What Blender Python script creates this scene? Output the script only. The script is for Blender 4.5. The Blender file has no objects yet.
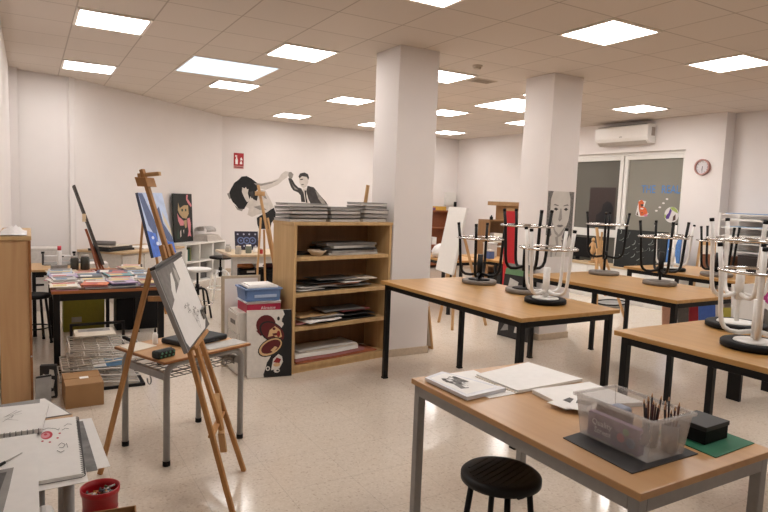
import bpy, bmesh, math, random
from mathutils import Vector, Matrix
EXPOSURE = 0.42
rnd = random.Random(7)
PI = math.pi
COL = bpy.context.scene.collection
Z3 = Vector((0, 0, 1))

# ------------------------------------------------------------------ materials
MATS = {}
def lin(c):
    return tuple(((v/255)/12.92 if v/255 <= .04045 else ((v/255+.055)/1.055)**2.4) for v in c)
def mat(name, rgb, rough=.6, metal=0.0, spec=.5, var=.06, scale=30, bump=0.0):
    """procedural principled material: sRGB 0-255 base with a little noise variation"""
    if name in MATS: return MATS[name]
    m = bpy.data.materials.new(name); m.use_nodes = True
    nt = m.node_tree; b = nt.nodes['Principled BSDF']
    c = lin(rgb)
    b.inputs['Roughness'].default_value = rough
    b.inputs['Metallic'].default_value = metal
    b.inputs['Specular IOR Level'].default_value = spec
    tc = nt.nodes.new('ShaderNodeTexCoord'); n = nt.nodes.new('ShaderNodeTexNoise')
    n.inputs['Scale'].default_value = scale; n.inputs['Detail'].default_value = 3
    r = nt.nodes.new('ShaderNodeValToRGB')
    r.color_ramp.elements[0].position = .3; r.color_ramp.elements[1].position = .7
    r.color_ramp.elements[0].color = (*[v*(1-var) for v in c], 1)
    r.color_ramp.elements[1].color = (*[min(1, v*(1+var)) for v in c], 1)
    nt.links.new(tc.outputs['Object'], n.inputs['Vector'])
    nt.links.new(n.outputs['Fac'], r.inputs['Fac'])
    nt.links.new(r.outputs['Color'], b.inputs['Base Color'])
    if bump:
        bp = nt.nodes.new('ShaderNodeBump'); bp.inputs['Strength'].default_value = bump
        bp.inputs['Distance'].default_value = .01
        nt.links.new(n.outputs['Fac'], bp.inputs['Height']); nt.links.new(bp.outputs['Normal'], b.inputs['Normal'])
    MATS[name] = m
    return m
def wood(name, rgb, rgb2, rough=.35, axis='Y', scale=6, spec=.4):
    if name in MATS: return MATS[name]
    m = bpy.data.materials.new(name); m.use_nodes = True
    nt = m.node_tree; b = nt.nodes['Principled BSDF']
    b.inputs['Roughness'].default_value = rough; b.inputs['Specular IOR Level'].default_value = spec
    tc = nt.nodes.new('ShaderNodeTexCoord'); mp = nt.nodes.new('ShaderNodeMapping')
    s = {'X': (.25, 4, 4), 'Y': (4, .25, 4), 'Z': (4, 4, .25)}[axis]
    mp.inputs['Scale'].default_value = s
    n = nt.nodes.new('ShaderNodeTexNoise'); n.inputs['Scale'].default_value = scale; n.inputs['Detail'].default_value = 6
    n.inputs['Distortion'].default_value = .6
    r = nt.nodes.new('ShaderNodeValToRGB')
    r.color_ramp.elements[0].position = .3; r.color_ramp.elements[1].position = .72
    r.color_ramp.elements[0].color = (*lin(rgb2), 1); r.color_ramp.elements[1].color = (*lin(rgb), 1)
    nt.links.new(tc.outputs['Object'], mp.inputs['Vector']); nt.links.new(mp.outputs['Vector'], n.inputs['Vector'])
    nt.links.new(n.outputs['Fac'], r.inputs['Fac']); nt.links.new(r.outputs['Color'], b.inputs['Base Color'])
    MATS[name] = m
    return m
def emit(name, rgb, strength):
    m = bpy.data.materials.new(name); m.use_nodes = True
    nt = m.node_tree; nt.nodes.clear()
    e = nt.nodes.new('ShaderNodeEmission'); o = nt.nodes.new('ShaderNodeOutputMaterial')
    e.inputs['Color'].default_value = (*rgb, 1); e.inputs['Strength'].default_value = strength
    nt.links.new(e.outputs[0], o.inputs['Surface'])
    MATS[name] = m
    return m

# ------------------------------------------------------------------ mesh builder
class MB:
    def __init__(s):
        s.bm = bmesh.new(); s.mi = 0
    def _f(s, vs, smooth=False):
        try:
            f = s.bm.faces.new(vs); f.material_index = s.mi; f.smooth = smooth
        except ValueError: pass
    def box(s, x0, x1, y0, y1, z0, z1):
        return s.obox((x0, y0, z0), (x1-x0, 0, 0), (0, y1-y0, 0), (0, 0, z1-z0))
    def obox(s, o, a, b, c):
        o, a, b, c = map(Vector, (o, a, b, c))
        v = [s.bm.verts.new(o+a*i+b*j+c*k) for k in (0, 1) for j in (0, 1) for i in (0, 1)]
        for q in ((0, 2, 3, 1), (4, 5, 7, 6), (0, 1, 5, 4), (2, 6, 7, 3), (0, 4, 6, 2), (1, 3, 7, 5)):
            s._f([v[i] for i in q])
        return s
    def bar(s, p0, p1, w, t, up=(0, 0, 1)):
        """rectangular bar from p0 to p1, w wide and t thick"""
        p0, p1 = Vector(p0), Vector(p1); d = (p1-p0); n = d.normalized(); u = Vector(up)
        a = n.cross(u)
        if a.length < 1e-4: a = n.cross(Vector((1, 0, 0)))
        a.normalize(); b = n.cross(a).normalized()
        return s.obox(p0-a*w/2-b*t/2, a*w, b*t, d)
    def ring(s, c, n, r, k, ref=None):
        n = Vector(n).normalized()
        a = Vector(ref) if ref is not None else (n.orthogonal())
        a = (a-n*a.dot(n)).normalized(); b = n.cross(a)
        return [s.bm.verts.new(Vector(c)+a*r*math.cos(2*PI*i/k)+b*r*math.sin(2*PI*i/k)) for i in range(k)], a
    def cyl(s, p0, p1, r0, r1=None, k=12, cap=True):
        r1 = r0 if r1 is None else r1
        p0, p1 = Vector(p0), Vector(p1); n = p1-p0
        A, ref = s.ring(p0, n, r0, k); B, _ = s.ring(p1, n, r1, k, ref)
        for i in range(k): s._f([A[i], A[(i+1) % k], B[(i+1) % k], B[i]], True)
        if cap: s._f(A[::-1]); s._f(B)
        return s
    def tube(s, pts, r, k=8, closed=False):
        pts = [Vector(p) for p in pts]; n = len(pts); rings = []; ref = None
        for i, p in enumerate(pts):
            if closed: t = pts[(i+1) % n]-pts[i-1]
            else: t = pts[min(i+1, n-1)]-pts[max(i-1, 0)]
            R, ref = s.ring(p, t, r, k, ref); rings.append(R)
        m = n if closed else n-1
        for i in range(m):
            A, B = rings[i], rings[(i+1) % n]
            for j in range(k): s._f([A[j], A[(j+1) % k], B[(j+1) % k], B[j]], True)
        if not closed: s._f(rings[0][::-1]); s._f(rings[-1])
        return s
    def torus(s, c, R, r, k=36, j=8, axis=(0, 0, 1)):
        n = Vector(axis).normalized(); a = n.orthogonal().normalized(); b = n.cross(a)
        return s.tube([Vector(c)+a*R*math.cos(2*PI*i/k)+b*R*math.sin(2*PI*i/k) for i in range(k)], r, j, True)
    def lathe(s, prof, c=(0, 0, 0), k=32):
        c = Vector(c); rings = []
        for r, z in prof:
            rings.append([s.bm.verts.new(c+Vector((r*math.cos(2*PI*i/k), r*math.sin(2*PI*i/k), z))) for i in range(k)])
        for A, B in zip(rings, rings[1:]):
            for i in range(k): s._f([A[i], A[(i+1) % k], B[(i+1) % k], B[i]], True)
        s._f(rings[0][::-1]); s._f(rings[-1])
        return s
    def slab(s, poly, t):
        """planar 3-D polygon (counter-clockwise seen from outside) thickened inwards by t"""
        poly = [Vector(p) for p in poly]; n = Vector()
        for i in range(len(poly)):
            n += (poly[i]-poly[0]).cross(poly[(i+1) % len(poly)]-poly[0])
        n = n.normalized() if n.length > 0 else Z3
        T = [s.bm.verts.new(p) for p in poly]; B = [s.bm.verts.new(p-n*t) for p in poly]
        s._f(T); s._f(B[::-1])
        for i in range(len(T)):
            j = (i+1) % len(T); s._f([T[i], B[i], B[j], T[j]])
        return s
    def face(s, poly): s._f([s.bm.verts.new(p) for p in poly]); return s
    def m(s, i): s.mi = i; return s
    def build(s, name, mats, parent=None, bevel=0, seg=2, recenter=False):
        bmesh.ops.recalc_face_normals(s.bm, faces=s.bm.faces)
        loc = Vector()
        if recenter:
            vs = [v.co for v in s.bm.verts]
            loc = Vector(((min(v.x for v in vs)+max(v.x for v in vs))/2, (min(v.y for v in vs)+max(v.y for v in vs))/2, min(v.z for v in vs)))
            for v in s.bm.verts: v.co -= loc
        me = bpy.data.meshes.new(name); s.bm.to_mesh(me); s.bm.free()
        for x in (mats if isinstance(mats, (list, tuple)) else [mats]): me.materials.append(x)
        o = bpy.data.objects.new(name, me); COL.objects.link(o)
        o.location = loc
        if parent: o.parent = parent
        if bevel:
            b = o.modifiers.new('bevel', 'BEVEL'); b.width = bevel; b.segments = seg; b.limit_method = 'ANGLE'; b.angle_limit = .8
        return o
def tag(o, label, cat, group=None, kind=None):
    o['label'] = label; o['category'] = cat
    if group: o['group'] = group
    if kind: o['kind'] = kind
    return o
def thing(name, label, cat, loc=(0, 0, 0), rz=0, group=None):
    o = bpy.data.objects.new(name, None); COL.objects.link(o)
    o.empty_display_size = .1; o.location = loc; o.rotation_euler = (0, 0, rz)
    return tag(o, label, cat, group)
def solo(name, mb, mats, label, cat, group=None, bevel=0, kind=None):
    return tag(mb.build(name, mats, None, bevel, recenter=True), label, cat, group, kind)
def struct(name, mb, mats, bevel=0):
    o = mb.build(name, mats, None, bevel); o['kind'] = 'structure'; return o
def dup(o, parent=None):
    c = o.copy(); COL.objects.link(c)
    if parent: c.parent = parent
    for ch in list(o.children): dup(ch, c)
    return c
def ell(cu, cv, ru, rv, k=18, rot=0):
    return [(cu+ru*math.cos(a)*math.cos(rot)-rv*math.sin(a)*math.sin(rot), cv+ru*math.cos(a)*math.sin(rot)+rv*math.sin(a)*math.cos(rot))
            for a in [2*PI*i/k for i in range(k)]]
def stroke(pts, w):
    """a thin ribbon polygon list along 2-D points"""
    out = []
    for (x0, y0), (x1, y1) in zip(pts, pts[1:]):
        d = math.hypot(x1-x0, y1-y0) or 1e-6; nx, ny = -(y1-y0)/d*w/2, (x1-x0)/d*w/2
        out.append([(x0-nx, y0-ny), (x1-nx, y1-ny), (x1+nx, y1+ny), (x0+nx, y0+ny)])
    return out
def panel_mb(O, U, V, w, h, t, shapes=(), mb=None):
    """board with its front towards U x V; shapes = (material index, polygon in 0..1) drawn on the front"""
    O, U, V = Vector(O), Vector(U).normalized(), Vector(V).normalized(); N = U.cross(V)
    mb = mb or MB()
    mb.m(0).obox(O-N*t, U*w, V*h, N*t)
    for i, (mi, poly) in enumerate(shapes):
        e = .0006+.00012*i
        mb.m(mi).face([O+U*w*u+V*h*v+N*e for u, v in poly])
    mb.m(0)
    return mb
def board(name, label, cat, O, U, V, w, h, t, mats, shapes=(), group=None, bevel=0):
    return solo(name, panel_mb(O, U, V, w, h, t, shapes), mats, label, cat, group, bevel)
def sheet(name, label, cat, quad, z, t, mats, shapes=(), group=None):
    """flat paper / pad: quad = 4 xy corners (ccw from above), lying at z, t thick; shapes in bilinear 0..1"""
    mb = MB(); q = [Vector((x, y, z+t)) for x, y in quad]
    mb.slab(q, t)
    for i, (mi, poly) in enumerate(shapes):
        e = .0006+.0001*i
        mb.m(mi).face([(q[0]*(1-u)+q[1]*u)*(1-v)+(q[3]*(1-u)+q[2]*u)*v+Z3*e for u, v in poly])
    return solo(name, mb, mats, label, cat, group)
def rect(cx, cy, w, d, rz=0):
    c, s = math.cos(rz), math.sin(rz)
    return [(cx+x*c-y*s, cy+x*s+y*c) for x, y in ((-w/2, -d/2), (w/2, -d/2), (w/2, d/2), (-w/2, d/2))]
def text_mesh(body, size):
    cu = bpy.data.curves.new('txt', 'FONT'); cu.body = body; cu.size = size; cu.extrude = .0004; cu.resolution_u = 2
    o = bpy.data.objects.new('txt', cu); COL.objects.link(o)
    bpy.context.view_layer.update()
    me = bpy.data.meshes.new_from_object(o.evaluated_get(bpy.context.evaluated_depsgraph_get()))
    bpy.data.objects.remove(o); bpy.data.curves.remove(cu)
    return me
def text_part(name, body, size, m, parent, loc, U, V):
    me = text_mesh(body, size); me.materials.clear(); me.materials.append(m)
    U, V = Vector(U).normalized(), Vector(V).normalized(); N = U.cross(V)
    o = bpy.data.objects.new(name, me); COL.objects.link(o); o.parent = parent
    o.matrix_local = Matrix(((U.x, V.x, N.x, loc[0]), (U.y, V.y, N.y, loc[1]), (U.z, V.z, N.z, loc[2]), (0, 0, 0, 1)))
    return o

# ------------------------------------------------------------------ palette
WALL = mat('painted_wall', (228, 222, 219), .75, var=.012, scale=3)
PILLAR = mat('painted_pillar', (228, 221, 217), .7, var=.012, scale=3)
WHITE = mat('white_paint', (225, 222, 216), .45, var=.02)
PAPER = mat('white_paper', (240, 237, 233), .8, var=.02)
PAPER2 = mat('cream_paper', (218, 208, 192), .8, var=.03)
GREYPAPER = mat('grey_paper', (150, 147, 143), .8, var=.15, scale=14)
INK = mat('pencil_grey', (95, 92, 90), .8, var=.2)
DARK = mat('charcoal_mark', (38, 36, 36), .8, var=.2)
MID = mat('mid_grey', (128, 124, 120), .7, var=.1)
LIGHT = mat('light_grey', (188, 184, 178), .7, var=.06)
BLACKM = mat('black_metal', (15, 14, 15), .45, spec=.3, var=.1)
BLACKP = mat('black_plastic', (20, 19, 20), .6, spec=.2, var=.1)
GREYM = mat('grey_steel', (150, 148, 145), .4, var=.05)
CHROME = mat('chrome', (215, 213, 210), .12, metal=1.0, var=.02)
WHITEM = mat('white_steel', (238, 235, 230), .35, var=.03)
GREYRUB = mat('grey_rubber', (128, 120, 112), .7, var=.08)
BIRCH = wood('birch_board', (205, 172, 124), (188, 152, 105), .45, 'Z', 5)
BIRCHD = wood('birch_board_shaded', (140, 102, 66), (122, 88, 56), .5, 'Z', 5)  # birch with the shelf interior's shade painted in; small bookcase reuses it
TOP = wood('honey_table_top', (196, 151, 92), (176, 131, 74), .3, 'Y', 5)
TOPG = wood('orange_beech_top', (196, 154, 108), (182, 138, 94), .3, 'Y', 4)
EDGE = wood('beech_edge', (160, 105, 58), (135, 85, 45), .45, 'Y', 5)
PINE = wood('pine_stick', (196, 146, 90), (170, 120, 70), .5, 'Z', 6)
PINEL = wood('pale_pine_stick', (205, 165, 115), (185, 142, 95), .55, 'Z', 6)
CARD = mat('cardboard', (160, 122, 82), .85, var=.05, scale=8)
RED = mat('red_paint', (190, 30, 34), .5)

# ================================================================== THE ROOM
CH = 3.0555
def floor_material():
    m = bpy.data.materials.new('polished_terrazzo'); m.use_nodes = True
    nt = m.node_tree; b = nt.nodes['Principled BSDF']; N = nt.nodes.new; Lk = nt.links.new
    tc = N('ShaderNodeTexCoord')
    v = N('ShaderNodeTexVoronoi'); v.inputs['Scale'].default_value = 95
    Lk(tc.outputs['Object'], v.inputs['Vector'])
    r = N('ShaderNodeValToRGB'); r.color_ramp.elements.remove(r.color_ramp.elements[1])
    r.color_ramp.interpolation = 'CONSTANT'
    cols = [(0, (220, 206, 188)), (.18, (225, 211, 194)), (.42, (229, 216, 200)), (.72, (224, 210, 193)), (.95, (208, 191, 173))]
    r.color_ramp.elements[0].color = (*lin(cols[0][1]), 1)
    for p, c in cols[1:]:
        e = r.color_ramp.elements.new(p); e.color = (*lin(c), 1)
    sx = N('ShaderNodeSeparateColor'); Lk(v.outputs['Color'], sx.inputs['Color']); Lk(sx.outputs['Red'], r.inputs['Fac'])
    n = N('ShaderNodeTexNoise'); n.inputs['Scale'].default_value = 1.3; n.inputs['Detail'].default_value = 4
    Lk(tc.outputs['Object'], n.inputs['Vector'])
    mx = N('ShaderNodeMixRGB'); mx.blend_type = 'MULTIPLY'; mx.inputs['Fac'].default_value = .12
    Lk(r.outputs['Color'], mx.inputs['Color1']); Lk(n.outputs['Fac'], mx.inputs['Color2'])
    # faint tile joints
    br = N('ShaderNodeTexBrick'); br.offset = 0; br.inputs['Scale'].default_value = 1
    br.inputs['Brick Width'].default_value = .4; br.inputs['Row Height'].default_value = .4; br.inputs['Mortar Size'].default_value = .0022
    br.inputs['Color1'].default_value = (1, 1, 1, 1); br.inputs['Color2'].default_value = (.97, .97, .97, 1); br.inputs['Mortar'].default_value = (.8, .79, .77, 1)
    Lk(tc.outputs['Object'], br.inputs['Vector'])
    m2 = N('ShaderNodeMixRGB'); m2.blend_type = 'MULTIPLY'; m2.inputs['Fac'].default_value = .8
    Lk(mx.outputs['Color'], m2.inputs['Color1']); Lk(br.outputs['Color'], m2.inputs['Color2'])
    Lk(m2.outputs['Color'], b.inputs['Base Color'])
    b.inputs['Roughness'].default_value = .13; b.inputs['Specular IOR Level'].default_value = .6
    bp = N('ShaderNodeBump'); bp.inputs['Strength'].default_value = .05; bp.inputs['Distance'].default_value = .01
    n2 = N('ShaderNodeTexNoise'); n2.inputs['Scale'].default_value = 6; Lk(tc.outputs['Object'], n2.inputs['Vector'])
    Lk(n2.outputs['Fac'], bp.inputs['Height']); Lk(bp.outputs['Normal'], b.inputs['Normal'])
    return m
def ceiling_material():
    m = bpy.data.materials.new('ceiling_tiles'); m.use_nodes = True
    nt = m.node_tree; b = nt.nodes['Principled BSDF']; N = nt.nodes.new; Lk = nt.links.new
    tc = N('ShaderNodeTexCoord'); br = N('ShaderNodeTexBrick'); br.offset = 0
    br.inputs['Scale'].default_value = 1; br.inputs['Brick Width'].default_value = .6; br.inputs['Row Height'].default_value = .6
    br.inputs['Mortar Size'].default_value = .007; br.inputs['Mortar Smooth'].default_value = .2
    a = lin((214, 203, 192)); a2 = lin((211, 200, 189)); g = lin((178, 165, 152))
    br.inputs['Color1'].default_value = (*a, 1); br.inputs['Color2'].default_value = (*a2, 1); br.inputs['Mortar'].default_value = (*g, 1)
    Lk(tc.outputs['Object'], br.inputs['Vector']); Lk(br.outputs['Color'], b.inputs['Base Color'])
    n = N('ShaderNodeTexNoise'); n.inputs['Scale'].default_value = 180; bp = N('ShaderNodeBump'); bp.inputs['Strength'].default_value = .15
    bp.inputs['Distance'].default_value = .004
    Lk(tc.outputs['Object'], n.inputs['Vector']); Lk(n.outputs['Fac'], bp.inputs['Height']); Lk(bp.outputs['Normal'], b.inputs['Normal'])
    b.inputs['Roughness'].default_value = .9
    return m
struct('floor', MB().box(-1.7, 9.4, -7.8, 6.7, -.1, 0), floor_material())
struct('ceiling', MB().box(-1.7, 9.4, -7.8, 6.7, CH, CH+.12), ceiling_material())
def wall_seg(mb, a, b, t=.18, z0=0.0, z1=CH):
    a, b = Vector((*a, z0)), Vector((*b, z0)); d = (b-a).normalized(); n = Vector((-d.y, d.x, 0))
    mb.obox(a, b-a, n*t, (0, 0, z1-z0)); return mb
# walls: outside lies to the left of each a->b
mb = MB(); wall_seg(mb, (-.56, -.86), (-.56, 3.45)); mb.box(-.74, -.465, 3.40, 3.52, 0, CH); mb.box(-1.39, -.741, -.86, -.70, 0, CH)
wall_seg(mb, (-1.4, -7.6), (-1.4, -.72))
struct('wall_left', mb, WALL)
mb = MB(); wall_seg(mb, (-.60, 3.52), (.20, 3.71)); wall_seg(mb, (.13, 3.66), (2.98, 6.27))
struct('wall_corner', mb, WALL)
struct('wall_back', MB().box(2.75, 9.1, 6.2, 6.38, 0, CH), WALL)
struct('wall_near', MB().box(-1.6, 9.2, -7.75, -7.6, 0, CH), WALL)
WX, Y0, Y1, Z0, Z1 = 8.64, .262, 3.3, .42, 2.535      # window wall and its opening
mb = MB()
mb.box(WX, 9.0, -.36, Y0, 0, CH); mb.box(WX, 9.0, Y1, 6.3, 0, CH); mb.box(WX, 9.0, Y0, Y1, Z1, CH); mb.box(WX, 9.0, Y0, Y1, 0, Z0)
mb.box(8.86, 9.0, -7.7, -.36, 0, CH)
struct('wall_right', mb, WALL)
# two free-standing square columns with stone skirting
SKIRT = mat('beige_skirting_stone', (196, 178, 156), .35, var=.08, scale=40)
P1 = (2.73, 3.19, -.64, -.18); P2 = (4.74, 5.20, -.68, -.22)
for (x0, x1, y0, y1), lab in ((P1, 'white square column beside the open birch shelf unit'), (P2, 'white square column carrying the pencil portrait')):
    t = thing('pillar', lab, 'column', ((x0+x1)/2, (y0+y1)/2, 0)); t['kind'] = 'structure'
    w, d = (x1-x0)/2, (y1-y0)/2
    MB().box(-w, w, -d, d, 0, CH).build('shaft', PILLAR, t, .004)
    s = .012; MB().box(-w-s, w+s, -d-s, d+s, 0.001, .075).build('skirting', SKIRT, t, .003)
struct('baseboard_right', MB().box(WX-.012, WX, -.37, 6.19, 0.001, .075).box(8.848, 8.86, -7.5, -.37, 0.001, .075), SKIRT)
struct('baseboard_back', MB().box(3.0, 8.62, 6.188, 6.2, 0.001, .075), SKIRT)
# windows -----------------------------------------------------------
def glass_material(k=1.0):
    m = bpy.data.materials.new('filmed_window_glass'); m.use_nodes = True
    nt = m.node_tree; b = nt.nodes['Principled BSDF']
    tc = nt.nodes.new('ShaderNodeTexCoord'); n = nt.nodes.new('ShaderNodeTexNoise'); n.inputs['Scale'].default_value = .8
    r = nt.nodes.new('ShaderNodeValToRGB'); r.color_ramp.elements[0].color = (*lin((128*k, 126*k, 116*k)), 1); r.color_ramp.elements[1].color = (*lin((146*k, 142*k, 132*k)), 1)
    nt.links.new(tc.outputs['Object'], n.inputs['Vector']); nt.links.new(n.outputs['Fac'], r.inputs['Fac']); nt.links.new(r.outputs['Color'], b.inputs['Base Color'])
    b.inputs['Roughness'].default_value = .12; b.inputs['Specular IOR Level'].default_value = .5
    return m
GLASS = glass_material(); GLASSD = glass_material(.72); SEAL = mat('rubber_seal', (40, 40, 40), .7)
def window(name, y0, y1, z0, z1, rail=None):
    t = bpy.data.objects.new(name, None); COL.objects.link(t); t.location = (8.74, (y0+y1)/2, z0); t['kind'] = 'structure'
    w, h, f = (y1-y0)/2, z1-z0, .075
    mb = MB(); mb.box(-.03, .04, -w, -w+f, 0, h).box(-.03, .04, w-f, w, 0, h).box(-.03, .04, -w+f, w-f, h-f, h).box(-.03, .04, -w+f, w-f, 0, f)
    if rail: mb.box(-.03, .04, -w+f, w-f, rail-z0-.07, rail-z0+.07)
    mb.build('window_frame', WHITE, t, .004)
    MB().box(.005, .015, -w+f-.005, w-f+.005, f-.005, h-f+.005).build('glass', GLASSD if rail else GLASS, t)
    return t
window('window_1', Y0+.002, 1.45, Z0+.002, Z1-.05)
window('window_2', 1.47, 2.70, Z0+.002, Z1-.05, 1.10)
mb = MB().box(8.70, 8.80, Y0+.002, Y1-.002, Z1-.048, Z1-.002).box(8.70, 8.8, 2.72, Y1-.002, Z0+.002, Z1-.05)
struct('trim_1', mb, WHITE)
struct('trim_2', MB().box(8.56, 8.70, Y0+.002, Y1-.002, Z0-.028, Z0+.001), mat('stone_sill', (205, 198, 188), .4))

# ceiling lamps ------------------------------------------------------
LAMP = emit('led_diffuser', (1.0, .958, .928), 13.2)
SKYL = emit('cool_led_diffuser', (.72, .88, 1.0), 1.1)
FRAME = mat('lamp_frame_white', (236, 228, 218), .5, var=.01)
GRP = 'square ceiling light panels'
def lamp():
    t = thing('ceiling_light', '', 'light', (0, 0, CH), 0, GRP)
    mb = MB(); a, b = .298, .272
    mb.box(-a, a, -a, -b, -.014, -.001).box(-a, a, b, a, -.014, -.001).box(-a, -b, -b, b, -.014, -.001).box(b, a, -b, b, -.014, -.001)
    mb.build('lamp_frame', FRAME, t)
    MB().box(-b+.001, b-.001, -b+.001, b-.001, -.010, -.002).build('diffuser', LAMP, t)
    return t
LAMPS = {(0, 0): 'glowing square ceiling panel at the upper left, above the easel, nearest of the left pair',
 (0, 4): 'smaller-looking glowing ceiling panel close above the left wall',
 (3, 0): 'glowing square ceiling panel to the near right of the bluish ceiling panel',
 (3, 4): 'glowing square ceiling panel just beyond the bluish ceiling panel',
 (6, 8): 'glowing ceiling panel above the mural, second smallest left of the near column',
 (6, 4): 'glowing ceiling panel left of the near column, largest of those beyond the shelf unit',
 (9, 8): 'glowing ceiling panel half hidden by the left edge of the near column',
 (3, -4): 'glowing ceiling panel cut by the top edge of the picture',
 (6, -4): 'largest glowing ceiling panel, above the black-legged tables',
 (9, -4): 'glowing ceiling panel at the upper right, above the stacked white stools',
 (12, 0): 'glowing ceiling panel above the air conditioner',
 (6, 0): 'glowing ceiling panel at the right edge of the near column, beside the smoke detector',
 (9, 4): 'middle one of the three glowing ceiling panels down the right edge of the near column',
 (12, 8): 'farthest and lowest glowing ceiling panel, right of the near column',
 (12, 4): 'glowing ceiling panel below the large square one, cut by the far column',
 (9, 0): 'sliver of a glowing ceiling panel at the right edge of the far column'}
L0 = None
HID = {(0, -4): 'added unseen ceiling panel in the row over the foreground table, at the left wall', (12, -4): 'added unseen ceiling panel in the row over the foreground table, at the window wall',
       (3, -8): 'added unseen ceiling panel in the rearmost row, nearer the left wall', (6, -8): 'added unseen ceiling panel in the rearmost row, in the middle', (9, -8): 'added unseen ceiling panel in the rearmost row, nearer the right wall'}  # panels out of view, continuing the ceiling grid, added for extra illumination
for (u, v), lab in {**LAMPS, **HID}.items():
    if L0 is None: L0 = lamp(); o = L0
    else: o = dup(L0)
    o.location = (.6*u+.3, .6*v+.3, CH); o['label'] = lab
def big_panel(x0, x1, y0, y1, lab, m):
    t = thing('ceiling_light', lab, 'light', ((x0+x1)/2, (y0+y1)/2, CH))
    a, b, f = (x1-x0)/2, (y1-y0)/2, .02
    MB().box(-a, a, -b, -b+f, -.008, -.001).box(-a, a, b-f, b, -.008, -.001).box(-a, -a+f, -b+f, b-f, -.008, -.001).box(a-f, a, -b+f, b-f, -.008, -.001).build('lamp_frame', FRAME, t)
    MB().box(-a+f, a-f, -b+f, b-f, -.006, -.002).build('diffuser', m, t)
big_panel(1.20, 2.21, 1.17, 2.18, 'large bluish square ceiling panel between the left ceiling lights', SKYL)
big_panel(5.55, 6.53, .85, 1.80, 'large square glowing ceiling panel directly left of the far column', LAMP)
t = thing('smoke_detector', 'round white smoke detector on the ceiling between the columns', 'detector', (3.86, -.40, CH))
MB().lathe([(.055, -.001), (.055, -.014), (.05, -.018)]).build('base', mat('detector_plastic', (205, 192, 178), .5), t)
MB().lathe([(.042, -.019), (.04, -.034), (.028, -.042)]).build('sensor_cap', mat('detector_cap', (188, 175, 160), .5), t)
t = thing('ceiling_vent', 'small slotted air vent in the ceiling left of the far column', 'vent', (4.44, .22, CH))
MB().box(-.15, .15, -.1, .1, -.008, -.001).build('vent_frame', mat('vent_paint', (196, 182, 166), .6), t)
mb = MB()
for i in range(6): mb.box(-.13, .13, -.08+i*.028, -.068+i*.028, -.011, -.0082)
mb.build('slat', mat('vent_slot', (150, 138, 124), .7), t)

# air conditioner ----------------------------------------------------
t = thing('air_conditioner', 'white wall-mounted air conditioner above the window', 'air conditioner', (WX-.002, 1.36, 2.66))
prof = [(0, 0), (-.12, .0), (-.19, .05), (-.215, .10), (-.215, .285), (-.19, .31), (0, .31)]
mb = MB(); w = .54
A = [Vector((x, -w, z)) for x, z in prof]; B = [Vector((x, w, z)) for x, z in prof]
va = [mb.bm.verts.new(p) for p in A]; vb = [mb.bm.verts.new(p) for p in B]
mb._f(va); mb._f(vb[::-1])
for i in range(len(va)):
    j = (i+1) % len(va); mb._f([va[i], vb[i], vb[j], va[j]])
ACW = mat('air_conditioner_white', (240, 237, 233), .25, var=.01)
mb.build('body', ACW, t, .008)
MB().obox((-.128, -w+.05, -.004), (0, 2*w-.1, 0), (-.062, 0, .046), (.006, 0, -.01)).build('air_flap', mat('flap_grey', (190, 182, 174), .3), t)
MB().box(-.217, -.2145, -.04, .02, .115, .125).build('badge', mat('badge_grey', (120, 112, 106), .4), t)
MB().box(-.12, -.03, -w-.003, -w-.0005, .12, .26).build('side_grille', mat('grille_grey', (160, 150, 142), .5), t)
MB().box(-.2, -.03, -w+.05, w-.05, .311, .316).build('intake_grille', mat('intake_dark', (70, 62, 54), .6), t)

# wall clock ---------------------------------------------------------
t = thing('wall_clock', 'round wall clock with dusty pink rim beside the window', 'clock', (WX-.002, -.05, 2.245))
def disc(mb, x, r0, r1, h, k=40):
    for (ra, xa), (rb, xb) in zip([(r0, x), (r1, x), (r1, x-h), (r0, x-h)], [(r1, x), (r1, x-h), (r0, x-h), (r0, x)]):
        for i in range(k):
            a, b = 2*PI*i/k, 2*PI*(i+1)/k
            P = lambda r, xx, an: mb.bm.verts.new((xx, r*math.sin(an), r*math.cos(an)))
            mb._f([P(ra, xa, a), P(ra, xa, b), P(rb, xb, b), P(rb, xb, a)])
    bmesh.ops.remove_doubles(mb.bm, verts=mb.bm.verts, dist=1e-5)
mb = MB(); disc(mb, 0, .102, .122, .045); mb.build('rim', mat('dusty_pink_plastic', (176, 128, 120), .35), t)
MB().cyl((-.001, 0, 0), (-.02, 0, 0), .103, k=40).build('dial', mat('clock_dial', (206, 202, 204), .5, var=.01), t)
CK = mat('clock_ink', (70, 66, 66), .6)
for i in range(12):
    a = 2*PI*i/12; me = text_part('numeral', str(12 if i == 0 else i), .026, CK, t, (-.0207, -.082*math.sin(-a)*-1*-1+(.007 if i < 10 else .012), .082*math.cos(a)-.009), (0, -1, 0), (0, 0, 1))
    me.location.y = -.082*math.sin(a)+(.007 if i not in (10, 11, 0) else .013)
for nm, an, ln, w in (('hour_hand', PI*1.03, .048, .008), ('minute_hand', PI*1.0, .075, .005)):
    d = Vector((0, -math.sin(an), math.cos(an)))
    MB().bar(Vector((-.0225, 0, 0))-d*.015, Vector((-.0225, 0, 0))+d*ln, w, .002, (1, 0, 0)).build(nm, DARK, t)

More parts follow.
